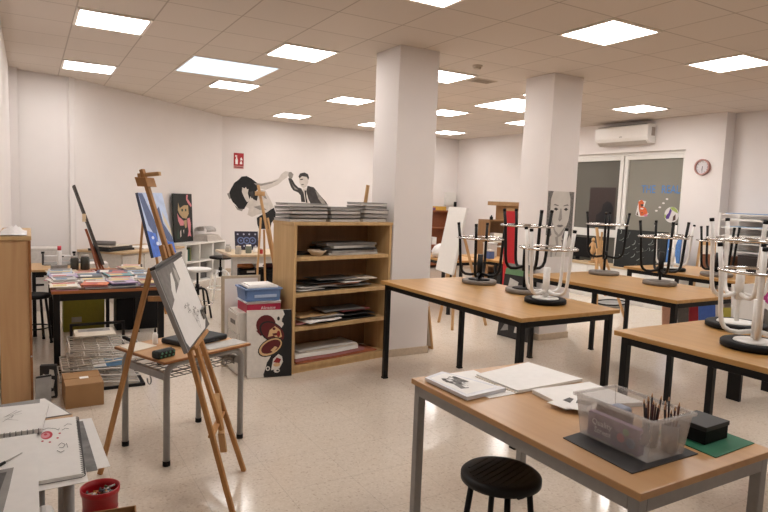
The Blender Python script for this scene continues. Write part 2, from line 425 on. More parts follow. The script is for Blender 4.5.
# fire sign ----------------------------------------------------------
t = thing('wall_sign', 'small red fire extinguisher sign with white pictograms on the back wall', 'sign', (3.235, 6.198, 2.06))
SR = mat('sign_red', (168, 24, 30), .4); SW = mat('sign_white', (235, 228, 224), .5)
MB().box(-.1, .1, -.006, 0, .055, .305).build('panel', SR, t)
MB().box(-.1, .1, -.006, 0, 0, .053).build('caption_strip', mat('sign_caption', (196, 130, 126), .5), t)
mb = MB()
for poly in (ell(-.042, .14, .028, .0, 4), [(-.068, .085), (-.018, .085), (-.018, .18), (-.068, .18)], [(-.06, .182), (-.026, .182), (-.034, .225), (-.052, .225)],
             [(-.07, .225), (-.03, .24), (-.03, .25), (-.07, .262)], [(.02, .09), (.075, .09), (.06, .15), (.03, .14)], [(.03, .16), (.08, .17), (.055, .225), (.035, .21)]):
    if len(set(poly)) > 3: mb.slab([(x, -.0075, z) for x, z in poly], .001)
mb.build('pictogram', SW, t)
MB().box(-.08, .08, -.0075, -.0062, .02, .034).build('caption_bar', mat('caption_ink', (80, 40, 40), .6), t)

# ================================================================== MURAL on the back wall
t = thing('wall_mural', 'grey-tone mural of a long-haired woman and a man in a dark jacket touching hands', 'mural', (4.0, 6.199, 0))
M1 = mat('mural_pale', (200, 192, 184), .75, var=.12, scale=10); M2 = mat('mural_mid', (140, 134, 128), .75, var=.25, scale=12)
M3 = mat('mural_dark', (58, 54, 53), .75, var=.35, scale=12); M4 = mat('mural_black', (22, 21, 22), .75, var=.3, scale=12)
def mural(name, polys, m, th):
    mb = MB()
    for p in polys: mb.slab([(x-4.0, -th, z) for x, z in p][::-1], th-.0003)
    mb.build(name, m, t)
ZM = lambda *a: a
mural('skirt', [[(3.625, 1.092), (3.837, 1.223), (3.986, 1.306), (4.04, 1.163), (3.991, 1.049), (3.942, 1.0), (3.918, 0.871), (3.678, 0.863), (3.637, 0.965)]], M4, .0012)
mural('blouse', [[(3.345, 1.4), (3.44, 1.497), (3.664, 1.661), (3.796, 1.651), (3.899, 1.48), (3.986, 1.322), (3.837, 1.207), (3.64, 1.155), (3.527, 1.106), (3.429, 1.151), (3.459, 1.278), (3.394, 1.308)]], M1, .0016)
mural('raised_arm', [[(3.547, 1.798), (3.727, 1.79), (3.925, 1.846), (4.074, 1.908), (4.13, 2.0), (4.224, 2.069), (4.31, 2.048), (4.261, 1.942), (4.177, 1.88), (4.06, 1.779), (3.894, 1.702), (3.795, 1.66), (3.663, 1.693)]], M1, .0020)
mural('sleeve_shadow', [[(3.548, 1.792), (3.701, 1.783), (3.925, 1.831), (4.065, 1.875), (3.926, 1.799), (3.702, 1.739), (3.59, 1.753)], [(3.681, 1.631), (3.763, 1.618), (3.832, 1.478), (3.782, 1.492)], [(3.556, 1.312), (3.702, 1.347), (3.836, 1.255), (3.688, 1.251)]], M2, .0024)
mural('woman_hair', [[(3.079, 1.485), (3.058, 1.592), (3.095, 1.67), (3.156, 1.78), (3.243, 1.846), (3.299, 1.907), (3.401, 1.922), (3.498, 1.88), (3.612, 1.801), (3.672, 1.74), (3.663, 1.677), (3.618, 1.653), (3.593, 1.602), (3.64, 1.528), (3.622, 1.433), (3.55, 1.462), (3.49, 1.536), (3.454, 1.428), (3.403, 1.339), (3.36, 1.26), (3.251, 1.267), (3.187, 1.34), (3.124, 1.4)]], M4, .0022)
mural('hair_wisp', [[(3.012, 1.559), (3.083, 1.593), (3.104, 1.47), (3.06, 1.453)], [(3.156, 1.348), (3.226, 1.288), (3.347, 1.275), (3.316, 1.218), (3.22, 1.247)]], M2, .0018)
mural('woman_hand', [[(3.31, 1.601), (3.315, 1.694), (3.366, 1.675), (3.388, 1.707), (3.411, 1.658), (3.443, 1.668), (3.432, 1.574), (3.473, 1.435), (3.415, 1.402), (3.359, 1.494)]], M1, .0026)
mural('face_shadow', [[(3.457, 1.607), (3.541, 1.625), (3.575, 1.517), (3.504, 1.483)]], M3, .0028)
mural('man_jacket', [[(4.282, 1.918), (4.336, 1.94), (4.386, 1.884), (4.437, 1.805), (4.508, 1.743), (4.579, 1.723), (4.634, 1.634), (4.675, 1.438), (4.586, 1.442), (4.565, 1.582), (4.511, 1.636), (4.405, 1.674), (4.352, 1.737), (4.311, 1.832)], [(4.719, 1.785), (4.863, 1.758), (5.012, 1.598), (5.163, 1.452), (5.234, 1.326), (4.919, 1.319), (4.819, 1.376), (4.744, 1.506), (4.693, 1.669)]], M3, .0016)
mural('man_shirt', [[(4.607, 1.715), (4.72, 1.742), (4.71, 1.571), (4.783, 1.392), (4.686, 1.412), (4.635, 1.585)]], M1, .0014)
mural('man_tie', [[(4.65, 1.684), (4.686, 1.685), (4.697, 1.554), (4.729, 1.423), (4.693, 1.432), (4.668, 1.569)]], M4, .0024)
mural('jacket_sheen', [[(4.901, 1.693), (4.956, 1.662), (5.107, 1.484), (5.204, 1.336), (5.122, 1.35), (4.978, 1.513)]], M2, .0026)
mural('sleeve_sheen', [[(4.349, 1.85), (4.403, 1.771), (4.509, 1.694), (4.432, 1.698)]], M2, .0026)
mural('man_hand', [[(4.293, 2.047), (4.344, 2.056), (4.397, 2.007), (4.371, 1.922), (4.309, 1.919), (4.281, 1.975)]], M2, .0022)
mural('man_face', [[(4.524, 1.923), (4.554, 1.989), (4.677, 2.009), (4.736, 1.949), (4.731, 1.851), (4.691, 1.761), (4.632, 1.725), (4.571, 1.769), (4.534, 1.842)]], M1, .0020)
mural('man_hair', [[(4.509, 1.971), (4.543, 2.034), (4.641, 2.059), (4.719, 2.03), (4.75, 1.96), (4.73, 1.906), (4.696, 1.97), (4.59, 1.978), (4.531, 1.93)]], M3, .0026)
mural('man_eye', [[(4.546, 1.917), (4.609, 1.927), (4.609, 1.907), (4.55, 1.898)], [(4.577, 1.808), (4.633, 1.817), (4.626, 1.8), (4.58, 1.795)]], M4, .0030)

# ================================================================== TABLES
def steel_table(label, x0, x1, y0, y1, h, cat_top, frame_m, group, top_t=.028, leg=.042, inset=.03, apron=.045, sides=True):
    cx, cy = (x0+x1)/2, (y0+y1)/2; w, d = (x1-x0)/2, (y1-y0)/2
    t = thing('work_table', label, 'table', (cx, cy, 0), 0, group)
    mb = MB().box(-w, w, -d, d, h-top_t, h); mb.build('table_top', cat_top, t, .003)
    a, b = w-inset, d-inset; z0, z1 = h-top_t-apron, h-top_t-.0005
    mb = MB(); s = .028
    mb.box(-a+leg, a-leg, -b, -b+s, z0, z1).box(-a+leg, a-leg, b-s, b, z0, z1)
    if sides: mb.box(-a, -a+s, -b+leg, b-leg, z0, z1).box(a-s, a, -b+leg, b-leg, z0, z1)
    else: mb.box(-s/2, s/2, -b+s, b-s, z0, z1)
    mb.build('apron_frame', frame_m, t, .002)
    for sx in (-1, 1):
        for sy in (-1, 1):
            x, y = sx*(a-leg/2), sy*(b-leg/2)
            l = MB().box(x-leg/2, x+leg/2, y-leg/2, y+leg/2, .012, z1).build('leg', frame_m, t, .004)
            MB().box(x-leg/2-.002, x+leg/2+.002, y-leg/2-.002, y+leg/2+.002, 0, .012).build('foot_cap', BLACKP, l)
    return t
GT = 'black-legged wooden work tables'
TH = .87
steel_table('wooden work table on black legs beside the near column, with three upturned stools', 2.285, 3.215, -2.955, -1.185, TH, TOP, BLACKM, GT)
steel_table('wooden work table on black legs by the far column, with two upturned grey-seat stools', 4.03, 5.05, -2.84, -1.17, TH, TOP, BLACKM, GT)
steel_table('wooden work table on black legs carrying the two upturned white stools', 2.575, 3.56, -5.15, -3.42, TH, TOP, BLACKM, GT)
steel_table('wooden work table on black legs nearest the window, far right', 5.90, 6.95, -2.75, -.87, TH, TOP, BLACKM, GT)
t = steel_table('beech table with grey steel legs in the foreground, strewn with drawing paper', 1.195, 1.935, -4.645, -3.385, .74, [TOPG], GREYM, None, .026, .04, .012, .05)
for c in t.children:
    if c.name.startswith('table_top'): c.data.materials[0] = TOPG
steel_table('magazine-covered table with black legs and worn orange-brown top at the left', -.215, .69, -.09, 1.42, .715, wood('worn_orange_top', (176, 112, 66), (140, 84, 50), .5, 'X', 5), BLACKM, None, .024, .05, .012, .06)
steel_table('pale table with light grey legs beneath the patterned painting, beyond the shelf unit', 1.643, 2.643, 1.155, 1.85, .87, mat('pale_laminate', (214, 192, 160), .4), mat('pale_grey_legs', (186, 182, 176), .4), None, .03, .06, .02, .08, False)

t = [o for o in bpy.data.objects if o.get('label', '').startswith('pale table with light')][0]
for c_ in t.children:
    if c_.name.startswith('leg') and c_.data.vertices[0].co.x < 0 and c_.data.vertices[0].co.y > 0: c_.location.x += .45
# ================================================================== STOOLS upside down on the tables
def stool(label, x, y, z, rz, R, ringz, ringR, H, legm, rimm, platem, group, n=4, sleeve=True, up=False, nm='upturned_stool'):
    """built upside down: seat on the table at z = 0, legs in the air (up=True stands it on its legs)"""
    t = thing(nm, label, 'stool', (x, y, z), rz, group)
    def Q(v): v = Vector(v); return Vector((v.x, v.y, H-v.z)) if up else v
    def P(mb):
        if up:
            for v in mb.bm.verts: v.co.z = H-v.co.z
        return mb
    mb = MB().lathe([(R-.012, .0005), (R, .006), (R, .03), (R-.008, .037), (R-.03, .034), (.02, .033)], k=40)
    P(mb).build('seat', rimm, t)
    mb = MB().lathe([(R*.64, .0345), (R*.62, .041), (.03, .044)], k=32); P(mb).build('seat_plate', platem, t)
    hub = max(.088, H-.462)
    mb = MB().cyl((0, 0, .044), (0, 0, hub), .013, k=14).cyl((0, 0, hub-.035), (0, 0, hub+(.17 if sleeve else .05)), .025, k=16)
    P(mb).build('post', legm, t)
    for i in range(n):
        a = 2*PI*i/n+.4; c, s = math.cos(a), math.sin(a)
        pr = [(.02, hub), (ringR*.40, hub-.014), (ringR*.62, hub-.012), (ringR*.75, hub+.004), (ringR*.83, hub+.036), (ringR*.87, hub+.09), (ringR*.96-.004, ringz), (ringR*1.015, H-.02)]
        pts = [(r*c, r*s, zz) for r, zz in pr]
        L = P(MB().tube(pts, .0125, 10)).build('leg', legm, t)
        e = Vector(pts[-1]); d = (e-Vector(pts[-2])).normalized()
        P(MB().cyl(e-d*.004, e+d*.016, .0135, .0135, 10)).build('foot_cap', BLACKP, L)
    P(MB().torus((0, 0, ringz), ringR, .0085, 44, 8)).build('foot_ring', CHROME, t)
    return t
GS = 'stools stacked upside down on the work tables'
T_ = TH+.0005
stool('black-legged stool upturned on a grey seat, leftmost on the near table', 3.05, -1.60, T_, .25, .150, .401, .205, .533, BLACKM, GREYRUB, BLACKP, GS)
stool('tall black-legged upturned stool behind the white one on the near table', 3.075, -2.135, T_, .9, .148, .54, .205, .674, BLACKM, GREYRUB, BLACKP, GS, sleeve=True)
stool('white upturned stool with black seat rim at the right end of the near table', 2.88, -2.565, T_, -.25, .150, .401, .205, .547, WHITEM, BLACKP, WHITEM, GS)
stool('black-legged upturned stool on grey seat in front of the left window pane', 4.87, -1.43, T_, .2, .154, .529, .205, .66, BLACKM, GREYRUB, GREYRUB, GS, sleeve=False)
stool('black-legged upturned stool on grey seat in front of the dark scribbled canvas', 4.77, -2.16, T_, .55, .151, .451, .215, .602, BLACKM, GREYRUB, GREYRUB, GS, sleeve=True)
stool('white-legged upturned stool with black seat rim on the window-side table', 6.08, -1.38, T_, .1, .157, .414, .20, .549, WHITEM, BLACKP, WHITEM, GS)
stool('black-legged upturned stool on grey seat below the wall clock', 6.15, -1.88, T_, .75, .163, .385, .22, .546, BLACKM, GREYRUB, GREYRUB, GS)
stool('white upturned stool with black seat rim nearest the camera at the right edge', 2.945, -4.02, T_, .1, .166, .407, .20, .55, WHITEM, BLACKP, WHITEM, GS)
stool('taller white upturned stool just behind the nearest one at the right edge', 3.40, -3.66, T_, .62, .172, .545, .20, .675, WHITEM, BLACKP, WHITEM, GS)
# upright stools
def round_stool(label, x, y, H, R, legm, seatm, splay=.06, rung=.18, group=None, grooves=False, rz=.3):
    t = thing('round_stool', label, 'stool', (x, y, 0), rz, group)
    mb = MB().lathe([(R-.02, H-.042), (R, H-.034), (R, H-.012), (R-.012, H-.002), (R-.03, H), (.002, H-.003)], k=44)
    mb.build('seat', seatm, t)
    if grooves:
        mb = MB()
        for i in range(-4, 5):
            yy = i*R*.17; xx = math.sqrt(max(.0, (R*.8)**2-yy*yy))
            mb.box(-xx, xx, yy-.004, yy+.004, H-.0025, H+.0012)
        mb.build('seat_ridge', seatm, t)
    for i in range(4):
        a = PI/4+i*PI/2; c, s = math.cos(a), math.sin(a); r0, r1 = R*.72, R*.72+splay
        L = MB().tube([(r0*c, r0*s, H-.045), (r1*c, r1*s, .012)], .0125, 10).build('leg', legm, t)
        MB().cyl((r1*c, r1*s, 0), (r1*c, r1*s, .02), .0155, k=10).build('foot_cap', BLACKP, L)
    rr = R*.72+splay*(1-rung/H)
    MB().torus((0, 0, rung), rr-.006, .008, 36, 8).build('foot_ring', legm, t)
    return t
round_stool('round black stool tucked at the front of the foreground beech table', 1.30, -3.925, .485, .165, BLACKM, mat('black_seat', (18, 17, 17), .45, spec=.3, var=.05), .05, .2, None, True)
round_stool('small black stool left of the magazine-covered table', -.325, 1.22, .50, .145, BLACKM, BLACKP, .05, .16)
def screw_stool(label, x, y, H, R, seatm, legm, postm, hub, ringm, n=4):
    t = thing('swivel_stool', label, 'stool', (x, y, 0), .5)
    MB().lathe([(R-.012, H-.035), (R, H-.028), (R, H-.005), (R-.01, H)], k=32).build('seat', seatm, t)
    MB().cyl((0, 0, hub-.03), (0, 0, H-.035), .014, k=12).cyl((0, 0, hub-.08), (0, 0, hub+.06), .026, k=14).build('post', postm, t)
    for i in range(n):
        a = 2*PI*i/n+.3; c, s = math.cos(a), math.sin(a)
        MB().tube([(r*c, r*s, z) for r, z in ((.02, hub), (.09, hub+.008), (.125, hub-.02), (.145, hub-.09), (.2, .0))], .0125, 10).build('leg', legm, t)
    MB().torus((0, 0, .17), .183, .008, 32, 8).build('foot_ring', ringm, t)
screw_stool('white-legged swivel stool with black seat in front of the white cube shelf', 2.07, 3.17, .64, .16, BLACKP, WHITEM, BLACKP, .42, WHITEM)
screw_stool('white-seat swivel stool with black legs beyond the clipped drawing board', 1.46, 1.99, .62, .17, WHITEM, BLACKM, BLACKM, .36, CHROME)

# ================================================================== OPEN SHELF UNIT and what is on it
RZ = math.radians(10); BX, BY = 1.62, -.82
BW, BD, BH = 1.12, .36, 1.352
def loc2(x, y): return (BX+x*math.cos(RZ)-y*math.sin(RZ), BY+x*math.sin(RZ)+y*math.cos(RZ))
t = thing('shelf_unit', 'open birch shelf unit with four full shelves beside the near column', 'shelf', (BX, BY, 0), RZ)
MB().box(0, .028, 0, BD, 0, BH-.03).build('side_panel', BIRCH, t, .002)
MB().box(BW-.028, BW, 0, BD, 0, BH-.03).build('side_panel', BIRCH, t, .002)
MB().box(-.006, BW+.006, -.006, BD+.004, BH-.03, BH).build('top_board', BIRCH, t, .003)
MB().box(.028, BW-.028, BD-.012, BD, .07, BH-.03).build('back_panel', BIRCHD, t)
MB().box(.028, BW-.028, .015, BD-.012, 0, .066).build('plinth', BIRCH, t)
SHZ = (.07, .415, .72, 1.04)
for z in SHZ: MB().box(.0285, BW-.0285, .008, BD-.0125, z-.034, z).build('shelf_board', BIRCH, t, .002)
def wavy(name, label, cat, x, y, z, w, d, rz, th, m, amp=.003, group=None, up=0.0, base=RZ):
    """loose sheet or folder in shelf coordinates, gently curled"""
    mb = MB(); nx, ny = 8, 4; ph = rnd.uniform(0, 6); c, s = math.cos(rz), math.sin(rz)
    G = []
    for k in (0, 1):
        rows = []
        for j in range(ny+1):
            r = []
            for i in range(nx+1):
                u, v = (i/nx-.5)*w, (j/ny-.5)*d
                zz = z+k*th+amp*(1+math.sin(ph+i*.9+j*.5))*.5+up*max(0, .5-j/ny)*2*0
                px_, py_ = loc2(x+u*c-v*s, y+u*s+v*c)
                r.append(mb.bm.verts.new((px_, py_, zz)))
            rows.append(r)
        G.append(rows)
    for j in range(ny):
        for i in range(nx):
            for k in (0, 1): mb._f([G[k][j][i], G[k][j][i+1], G[k][j+1][i+1], G[k][j+1][i]], True)
    for i in range(nx):
        for j in (0, ny): mb._f([G[0][j][i], G[0][j][i+1], G[1][j][i+1], G[1][j][i]])
    for j in range(ny):
        for i in (0, nx): mb._f([G[0][j][i], G[0][j+1][i], G[1][j+1][i], G[1][j][i]])
    return solo(name, mb, m, label, cat, group)
FOLD = mat('folder_black', (30, 29, 29), .5, var=.15); FOLDG = mat('folder_grey', (96, 92, 88), .6, var=.12)
TAN = mat('tan_folder', (178, 146, 104), .7, var=.08); PINKP = mat('dull_pink_paper', (176, 118, 116), .8); ORANGEP = mat('rust_brown_paper', (168, 96, 66), .85, var=.15)
# top shelf board: bowl, flat folder, stack of portfolios
bx, by = loc2(.30, .092)
t = solo('bowl', MB().lathe([(.035, 0), (.045, .004), (.083, .042), (.088, .052), (.082, .052), (.045, .012), (.002, .010)], (bx, by, 1.0405), 36), mat('cream_ceramic', (214, 196, 174), .35), 'shallow cream bowl on the top shelf of the birch unit', 'bowl')
wavy('portfolio', 'thin black portfolio lying at the left end of the top shelf behind the bowl', 'portfolio', .18, .258, 1.0405, .27, .15, .04, .022, FOLD, .001)
z = 1.0405
for i, (m, lab, w, rz, th, dx) in enumerate(((LIGHT, 'pale grey portfolio at the bottom of the top-shelf stack', .58, 0, .018, .70), (GREYPAPER, 'mid grey portfolio second from the bottom of the top-shelf stack', .56, .05, .022, .71),
        (FOLD, 'black portfolio in the middle of the top-shelf stack', .60, -.06, .02, .67), (LIGHT, 'pale portfolio just under the top of the top-shelf stack', .52, .07, .02, .70), (FOLDG, 'dark grey portfolio on top of the top-shelf stack', .58, -.03, .024, .68))):
    wavy('portfolio', lab, 'portfolio', dx, .185, z, w, .26, rz, th, m, .0015, 'portfolios stacked on the top shelf'); z += th+.002
# second shelf: loose drawings
z = .7205
SH2 = [(FOLD, 'black sheet at the bottom of the second shelf pile', .28, .50, .0), (PAPER, 'white drawing at the left front of the second shelf pile', .22, .30, .12), (FOLDG, 'dark grey sheet in the second shelf pile', .62, .58, -.08),
       (LIGHT, 'pale grey sheet sticking out left in the second shelf pile', .30, .42, .05), (mat('brown_paper', (140, 92, 66), .8), 'brown sheet in the middle of the second shelf pile', .55, .44, -.12), (PAPER, 'white sheet angled at the right of the second shelf pile', .72, .36, .22),
       (FOLD, 'black sheet near the top of the second shelf pile', .45, .52, .06), (PAPER2, 'cream sheet at the right end of the second shelf pile', .80, .38, -.05), (FOLDG, 'charcoal drawing on top of the second shelf pile', .52, .46, .03)]
for m, lab, x, w, rz in SH2:
    wavy('drawing_sheet', lab, 'drawing', min(max(x, w/2+.05), 1.03-w/2), .175, z, w, .25, rz, .005, m, .006, 'loose drawings on the second shelf'); z += .0115
# third shelf
z = .4155
SH3 = [(FOLD, 'black folder spread along the bottom of the third shelf', .56, .86, .0, 0), (PINKP, 'dull pink sheet at the left end of the third shelf', .22, .30, .05, 0), (PAPER, 'white sheet hanging over the front edge of the third shelf', .34, .40, .16, -.055),
       (FOLD, 'black portfolio at the right end of the third shelf', .76, .44, -.05, 0), (LIGHT, 'pale grey sheet in the middle of the third shelf pile', .42, .36, -.08, 0), (TAN, 'curled tan folder on the left of the third shelf pile', .32, .44, .08, 0),
       (mat('maroon_paper', (112, 48, 52), .7), 'maroon folder at the right of the third shelf pile', .74, .36, .07, 0), (FOLDG, 'dark grey drawing on top of the third shelf pile', .62, .46, -.04, 0)]
for m, lab, x, w, rz, dy in SH3:
    wavy('drawing_sheet', lab, 'drawing', min(max(x, w/2+.05), 1.03-w/2), .175+dy, z, w, .25, rz, .006, m, .007, 'loose drawings on the third shelf'); z += .0135
# bottom shelf
z = .0705
for m, lab, x, w, th, dy in ((ORANGEP, 'frayed rust-brown sheet under the papers on the bottom shelf', .54, .94, .012, -.01), (PINKP, 'dull pink paper bundle on the bottom shelf', .46, .80, .022, .0), (PAPER, 'thick bundle of white paper on the bottom shelf', .42, .72, .034, .0),
        (PAPER2, 'cream paper on top of the bottom shelf bundle', .48, .60, .008, .01), (LIGHT, 'pale grey sheet topmost on the bottom shelf', .44, .66, .006, .01)):
    wavy('paper_bundle', lab, 'paper', x, .175+dy, z, w, .26, .02, th, m, .006, 'papers on the bottom shelf'); z += th+.0065
# grey canvases stacked on top
CG = mat('canvas_edge_grey', (150, 147, 142), .7, var=.06); CGD = mat('canvas_face_grey', (112, 109, 106), .6, var=.06)
def stack(x, y, n, w, d, where, rots, ths):
    z = BH+.001
    for k in range(n):
        pos = ('bottom', 'second from the bottom', 'third from the bottom', 'fourth from the bottom', 'topmost')[k] if k < n-1 else 'topmost'
        qx, qy = loc2(x+rnd.uniform(-.01, .01), y+rnd.uniform(-.01, .01)); th = ths[k]
        t = thing('grey_canvas', f'grey stretched canvas, {pos} in the {where} stack on the birch shelf unit', 'canvas', (qx, qy, z), RZ+rots[k], 'grey canvases stacked on the shelf unit')
        MB().box(-w/2, w/2, -d/2, d/2, th-.004, th).build('canvas_face', CGD, t)
        mb = MB(); f = .02
        mb.box(-w/2+.003, w/2-.003, -d/2+.003, -d/2+f, 0, th-.0045).box(-w/2+.003, w/2-.003, d/2-f, d/2-.003, 0, th-.0045).box(-w/2+.003, -w/2+f, -d/2+f, d/2-f, 0, th-.0045).box(w/2-f, w/2-.003, -d/2+f, d/2-f, 0, th-.0045)
        mb.build('stretcher_frame', CG if k % 2 else LIGHT, t)
        z += th+.008
    return z
stack(.19, .20, 5, .40, .26, 'left', (.05, -.05, .08, .02, -.10), (.026, .028, .026, .026, .022))
stack(.595, .195, 4, .34, .27, 'middle', (.0, .015, -.01, .01), (.028, .028, .028, .026))
stack(.95, .19, 5, .30, .27, 'right', (.0, .02, -.02, .10, -.10), (.034, .034, .032, .028, .024))
# small pale wooden lath leaning behind the stacks
qx, qy = loc2(1.02, .345)
solo('wooden_lath', MB().bar((qx, qy, BH+.002), (qx+.05, qy+.005, BH+.36), .035, .012, (0, 1, 0)), PINEL, 'pale wooden lath standing upright behind the right canvas stack, against the column', 'lath')

# ================================================================== WHITE DRAWER CABINET, boxes, painted panel
t = thing('drawer_cabinet', 'low white drawer cabinet left of the birch shelf unit', 'cabinet', (1.345, -.58, 0))
CABW = mat('cabinet_white', (220, 214, 206), .5, var=.02)
MB().box(-.165, .185, -.13, .18, 0, .56).build('body', CABW, t, .004)
for k in range(3):
    d = MB().box(-.183, -.166, -.125, .172, .03+k*.175, .195+k*.175).build('drawer', CABW, t, .003)
    MB().box(-.189, -.1835, -.06, .06, .10+k*.175, .135+k*.175).build('label_holder', MID, d)
UV = Vector((.985, -.172, 0)).normalized()
PM = [mat('panel_white', (222, 216, 208), .6), mat('panel_black', (20, 20, 22), .5), mat('panel_darkred', (92, 20, 24), .5), mat('panel_cream', (214, 178, 132), .5), mat('panel_red', (140, 30, 34), .5)]
shp = [(1, [(.80, 0), (1, 0), (1, 1), (.80, 1), (.84, .93), (.78, .86), (.82, .78), (.74, .70), (.78, .6), (.72, .52), (.70, .44), (.58, .40), (.55, .34), (.50, .28), (.44, .22), (.40, .12), (.36, .05), (.37, 0)]),
       (0, [(.53, .10), (.72, .12), (.80, .22), (.78, .30), (.70, .34), (.58, .27)]), (4, [(.58, .22), (.72, .20), (.76, .26), (.66, .29)]), (3, ell(.66, .18, .08, .03)), (0, ell(.46, .13, .05, .035)), (1, ell(.46, .13, .025, .018)), (0, ell(.66, .09, .07, .03)), (1, ell(.68, .09, .03, .012)),
       (2, ell(.42, .78, .22, .15)), (2, [(.2, .7), (.3, .62), (.46, .66), (.4, .74)]), (1, ell(.56, .67, .30, .15, rot=-.3)), (2, ell(.57, .67, .27, .13, rot=-.3)), (3, [(.50, .70), (.62, .76), (.74, .70), (.78, .6), (.66, .56), (.60, .62), (.46, .60)]), (2, ell(.60, .72, .035, .02)), (2, [(.56, .65), (.7, .66), (.66, .62), (.58, .62)]), (4, ell(.70, .64, .04, .05)),
       (1, ell(.52, .45, .29, .13, rot=.25)), (3, ell(.52, .45, .265, .115, rot=.25)), (2, ell(.53, .455, .225, .09, rot=.25)), (3, [(.52, .40), (.62, .46), (.68, .44), (.58, .37)]),
       (1, ell(.70, .87, .03, .03)), (1, ell(.80, .83, .025, .02))]
board('painted_panel', 'white and black painted panel with a dark red cartoon-like shape, leaning on the drawer cabinet', 'painting', (1.227, -.795, .004), UV, (0, .06, 1), .385, .585, .022, PM, shp)
t = thing('cardboard_box', 'flat crimson box under the blue basket on the drawer cabinet', 'box', (1.385, -.615, .5605))
PINKB = mat('crimson_box', (186, 40, 74), .45)
MB().box(-.15, .15, -.13, .15, 0, .075).build('tray', PINKB, t, .003)
MB().box(-.152, .152, -.132, .152, .0755, .094).build('lid', mat('lid_pinkish_white', (216, 196, 196), .5), t, .003)
text_part('lettering', 'Alinaque', .038, PAPER, t, (-.03, -.1306, .028), (1, 0, 0), (0, 0, 1))
mb = MB()
G = [[mb.bm.verts.new((1.205+.33*i/10, -.765+.27*j/6, .658+.003*math.sin(i*1.3+j))) for i in range(11)] for j in range(7)]
for j in range(6):
    for i in range(10): mb._f([G[j][i], G[j][i+1], G[j+1][i+1], G[j+1][i]], True)
solo('tissue_paper', mb, PAPER, 'crumpled white paper drooping between the blue basket and the crimson box', 'paper')
t = thing('plastic_basket', 'translucent blue plastic basket of papers on top of the crimson box', 'basket', (1.375, -.62, .663))
BLUEP = mat('blue_plastic', (98, 128, 176), .3, var=.04)
mb = MB(); o, i_ = (.175, .15), (.168, .143)
mb.box(-.148, .148, -.118, .118, 0, .006)
for sx in (-1, 1): mb.obox((sx*.148-.003, -.118, .0), (.006, 0, 0), (0, .236, 0), (sx*.012, 0, .105))
for sy in (-1, 1): mb.obox((-.148, sy*.118-.003, .0), (.296, 0, 0), (0, .006, 0), (0, sy*.012, .105))
mb.build('tub', BLUEP, t)
MB().box(-.17, .17, -.142, -.125, .098, .112).box(-.17, .17, .125, .142, .098, .112).box(-.17, -.153, -.125, .125, .098, .112).box(.153, .17, -.125, .125, .098, .112).build('rim', mat('blue_plastic_rim', (120, 148, 192), .3), t, .003)
MB().box(-.08, .12, -.1315, -.127, .03, .055).build('label_strip', mat('strip_pale_blue', (170, 188, 214), .5), t)
solo('paper_stack', MB().box(1.24, 1.51, -.74, -.51, .776, .792).box(1.26, 1.49, -.72, -.52, .792, .80), PAPER, 'white papers lying on the blue basket', 'paper')
board('framed_canvas', 'white canvas with pale wooden edge standing behind the blue basket', 'canvas', (1.13, -.355, .002), (1, 0, 0), (0, .04, 1), .36, .83, .03, [mat('frame_edge_beige', (196, 180, 156), .6), PAPER], [(1, [(.07, .03), (.93, .03), (.93, .97), (.07, .97)])])

# ================================================================== FOREGROUND BEECH TABLE: papers, box of pencils
FZ = .7405
sheet('drawing_paper', 'large white sheet lying under the clear sleeve and drawing pad', 'paper', [(1.345, -3.775), (1.54, -3.775), (1.56, -3.40), (1.345, -3.40)], FZ, .002, [PAPER])
BLU = mat('cool_white_paper', (214, 214, 218), .35)
shp = [(3, [(.10, .10), (.9, .10), (.9, .92), (.10, .92)])]
shp += [(1, [(.22, .30), (.40, .26), (.50, .34), (.46, .46), (.62, .5), (.78, .46), (.82, .66), (.70, .78), (.5, .74), (.38, .80), (.26, .70), (.30, .5)])]
rr = random.Random(3)
for i in range(26):
    u, v = rr.uniform(.26, .78), rr.uniform(.32, .74); w_ = rr.uniform(.02, .07)
    shp.append((2 if i % 2 else 3, [(u-w_, v-w_*.5), (u+w_*.6, v-w_), (u+w_, v+w_*.4), (u-w_*.4, v+w_)]))
sheet('plastic_sleeve', 'clear plastic sleeve with a grey printed picture at the left end of the foreground table', 'print', [(1.232, -3.765), (1.475, -3.735), (1.36, -3.405), (1.225, -3.455)], FZ+.003, .016, [BLU, MID, INK, PAPER], shp)
t = thing('drawing_pad', 'big white drawing pad lying open-faced on the foreground table', 'pad', (0, 0, FZ+.0225))
pq = [(1.51, -3.775), (1.935, -3.765), (1.90, -3.43), (1.50, -3.495)]
MB().slab([(x, y, .008) for x, y in pq], .008).build('page_block', PAPER, t)
MB().slab([(x-.012, y-.004, -.0005) for x, y in pq], .003).build('backing_card', PAPER2, t)
for o in [t]:
    o.location.z = FZ+.0065-.0005
t = thing('drawing_pad', 'thick white pad partly behind the plastic pencil box on the foreground table', 'pad', (0, 0, FZ))
pq = [(1.525, -3.97), (1.85, -4.20), (1.905, -3.86), (1.575, -3.80)]
pq = [(1.545, -4.02), (1.905, -4.13), (1.92, -3.82), (1.575, -3.795)]
MB().slab([(x, y, .017) for x, y in pq], .014).build('page_block', PAPER, t, .002)
MB().slab([(x-.004, y-.004, .0028) for x, y in pq], .0026).build('backing_card', PAPER2, t)
for nm, lab, quad, z in (('postcard', 'small white card with a dark grey picture, lying on the pad by the pencil box', rect(1.617, -4.047, .15, .10, .5), FZ+.0185), ('postcard', 'small white card with a grey sketch slipped under the other card', rect(1.585, -3.995, .15, .10, .15), FZ+.0172)):
    sheet(nm, lab, 'card', quad, z, .001, [PAPER, INK, MID], [(1, [(.5, .2), (.92, .15), (.92, .85), (.55, .8)]), (2, [(.6, .3), (.75, .3), (.7, .6)])])
CBD = mat('charcoal_card', (50, 49, 50), .6, var=.06)
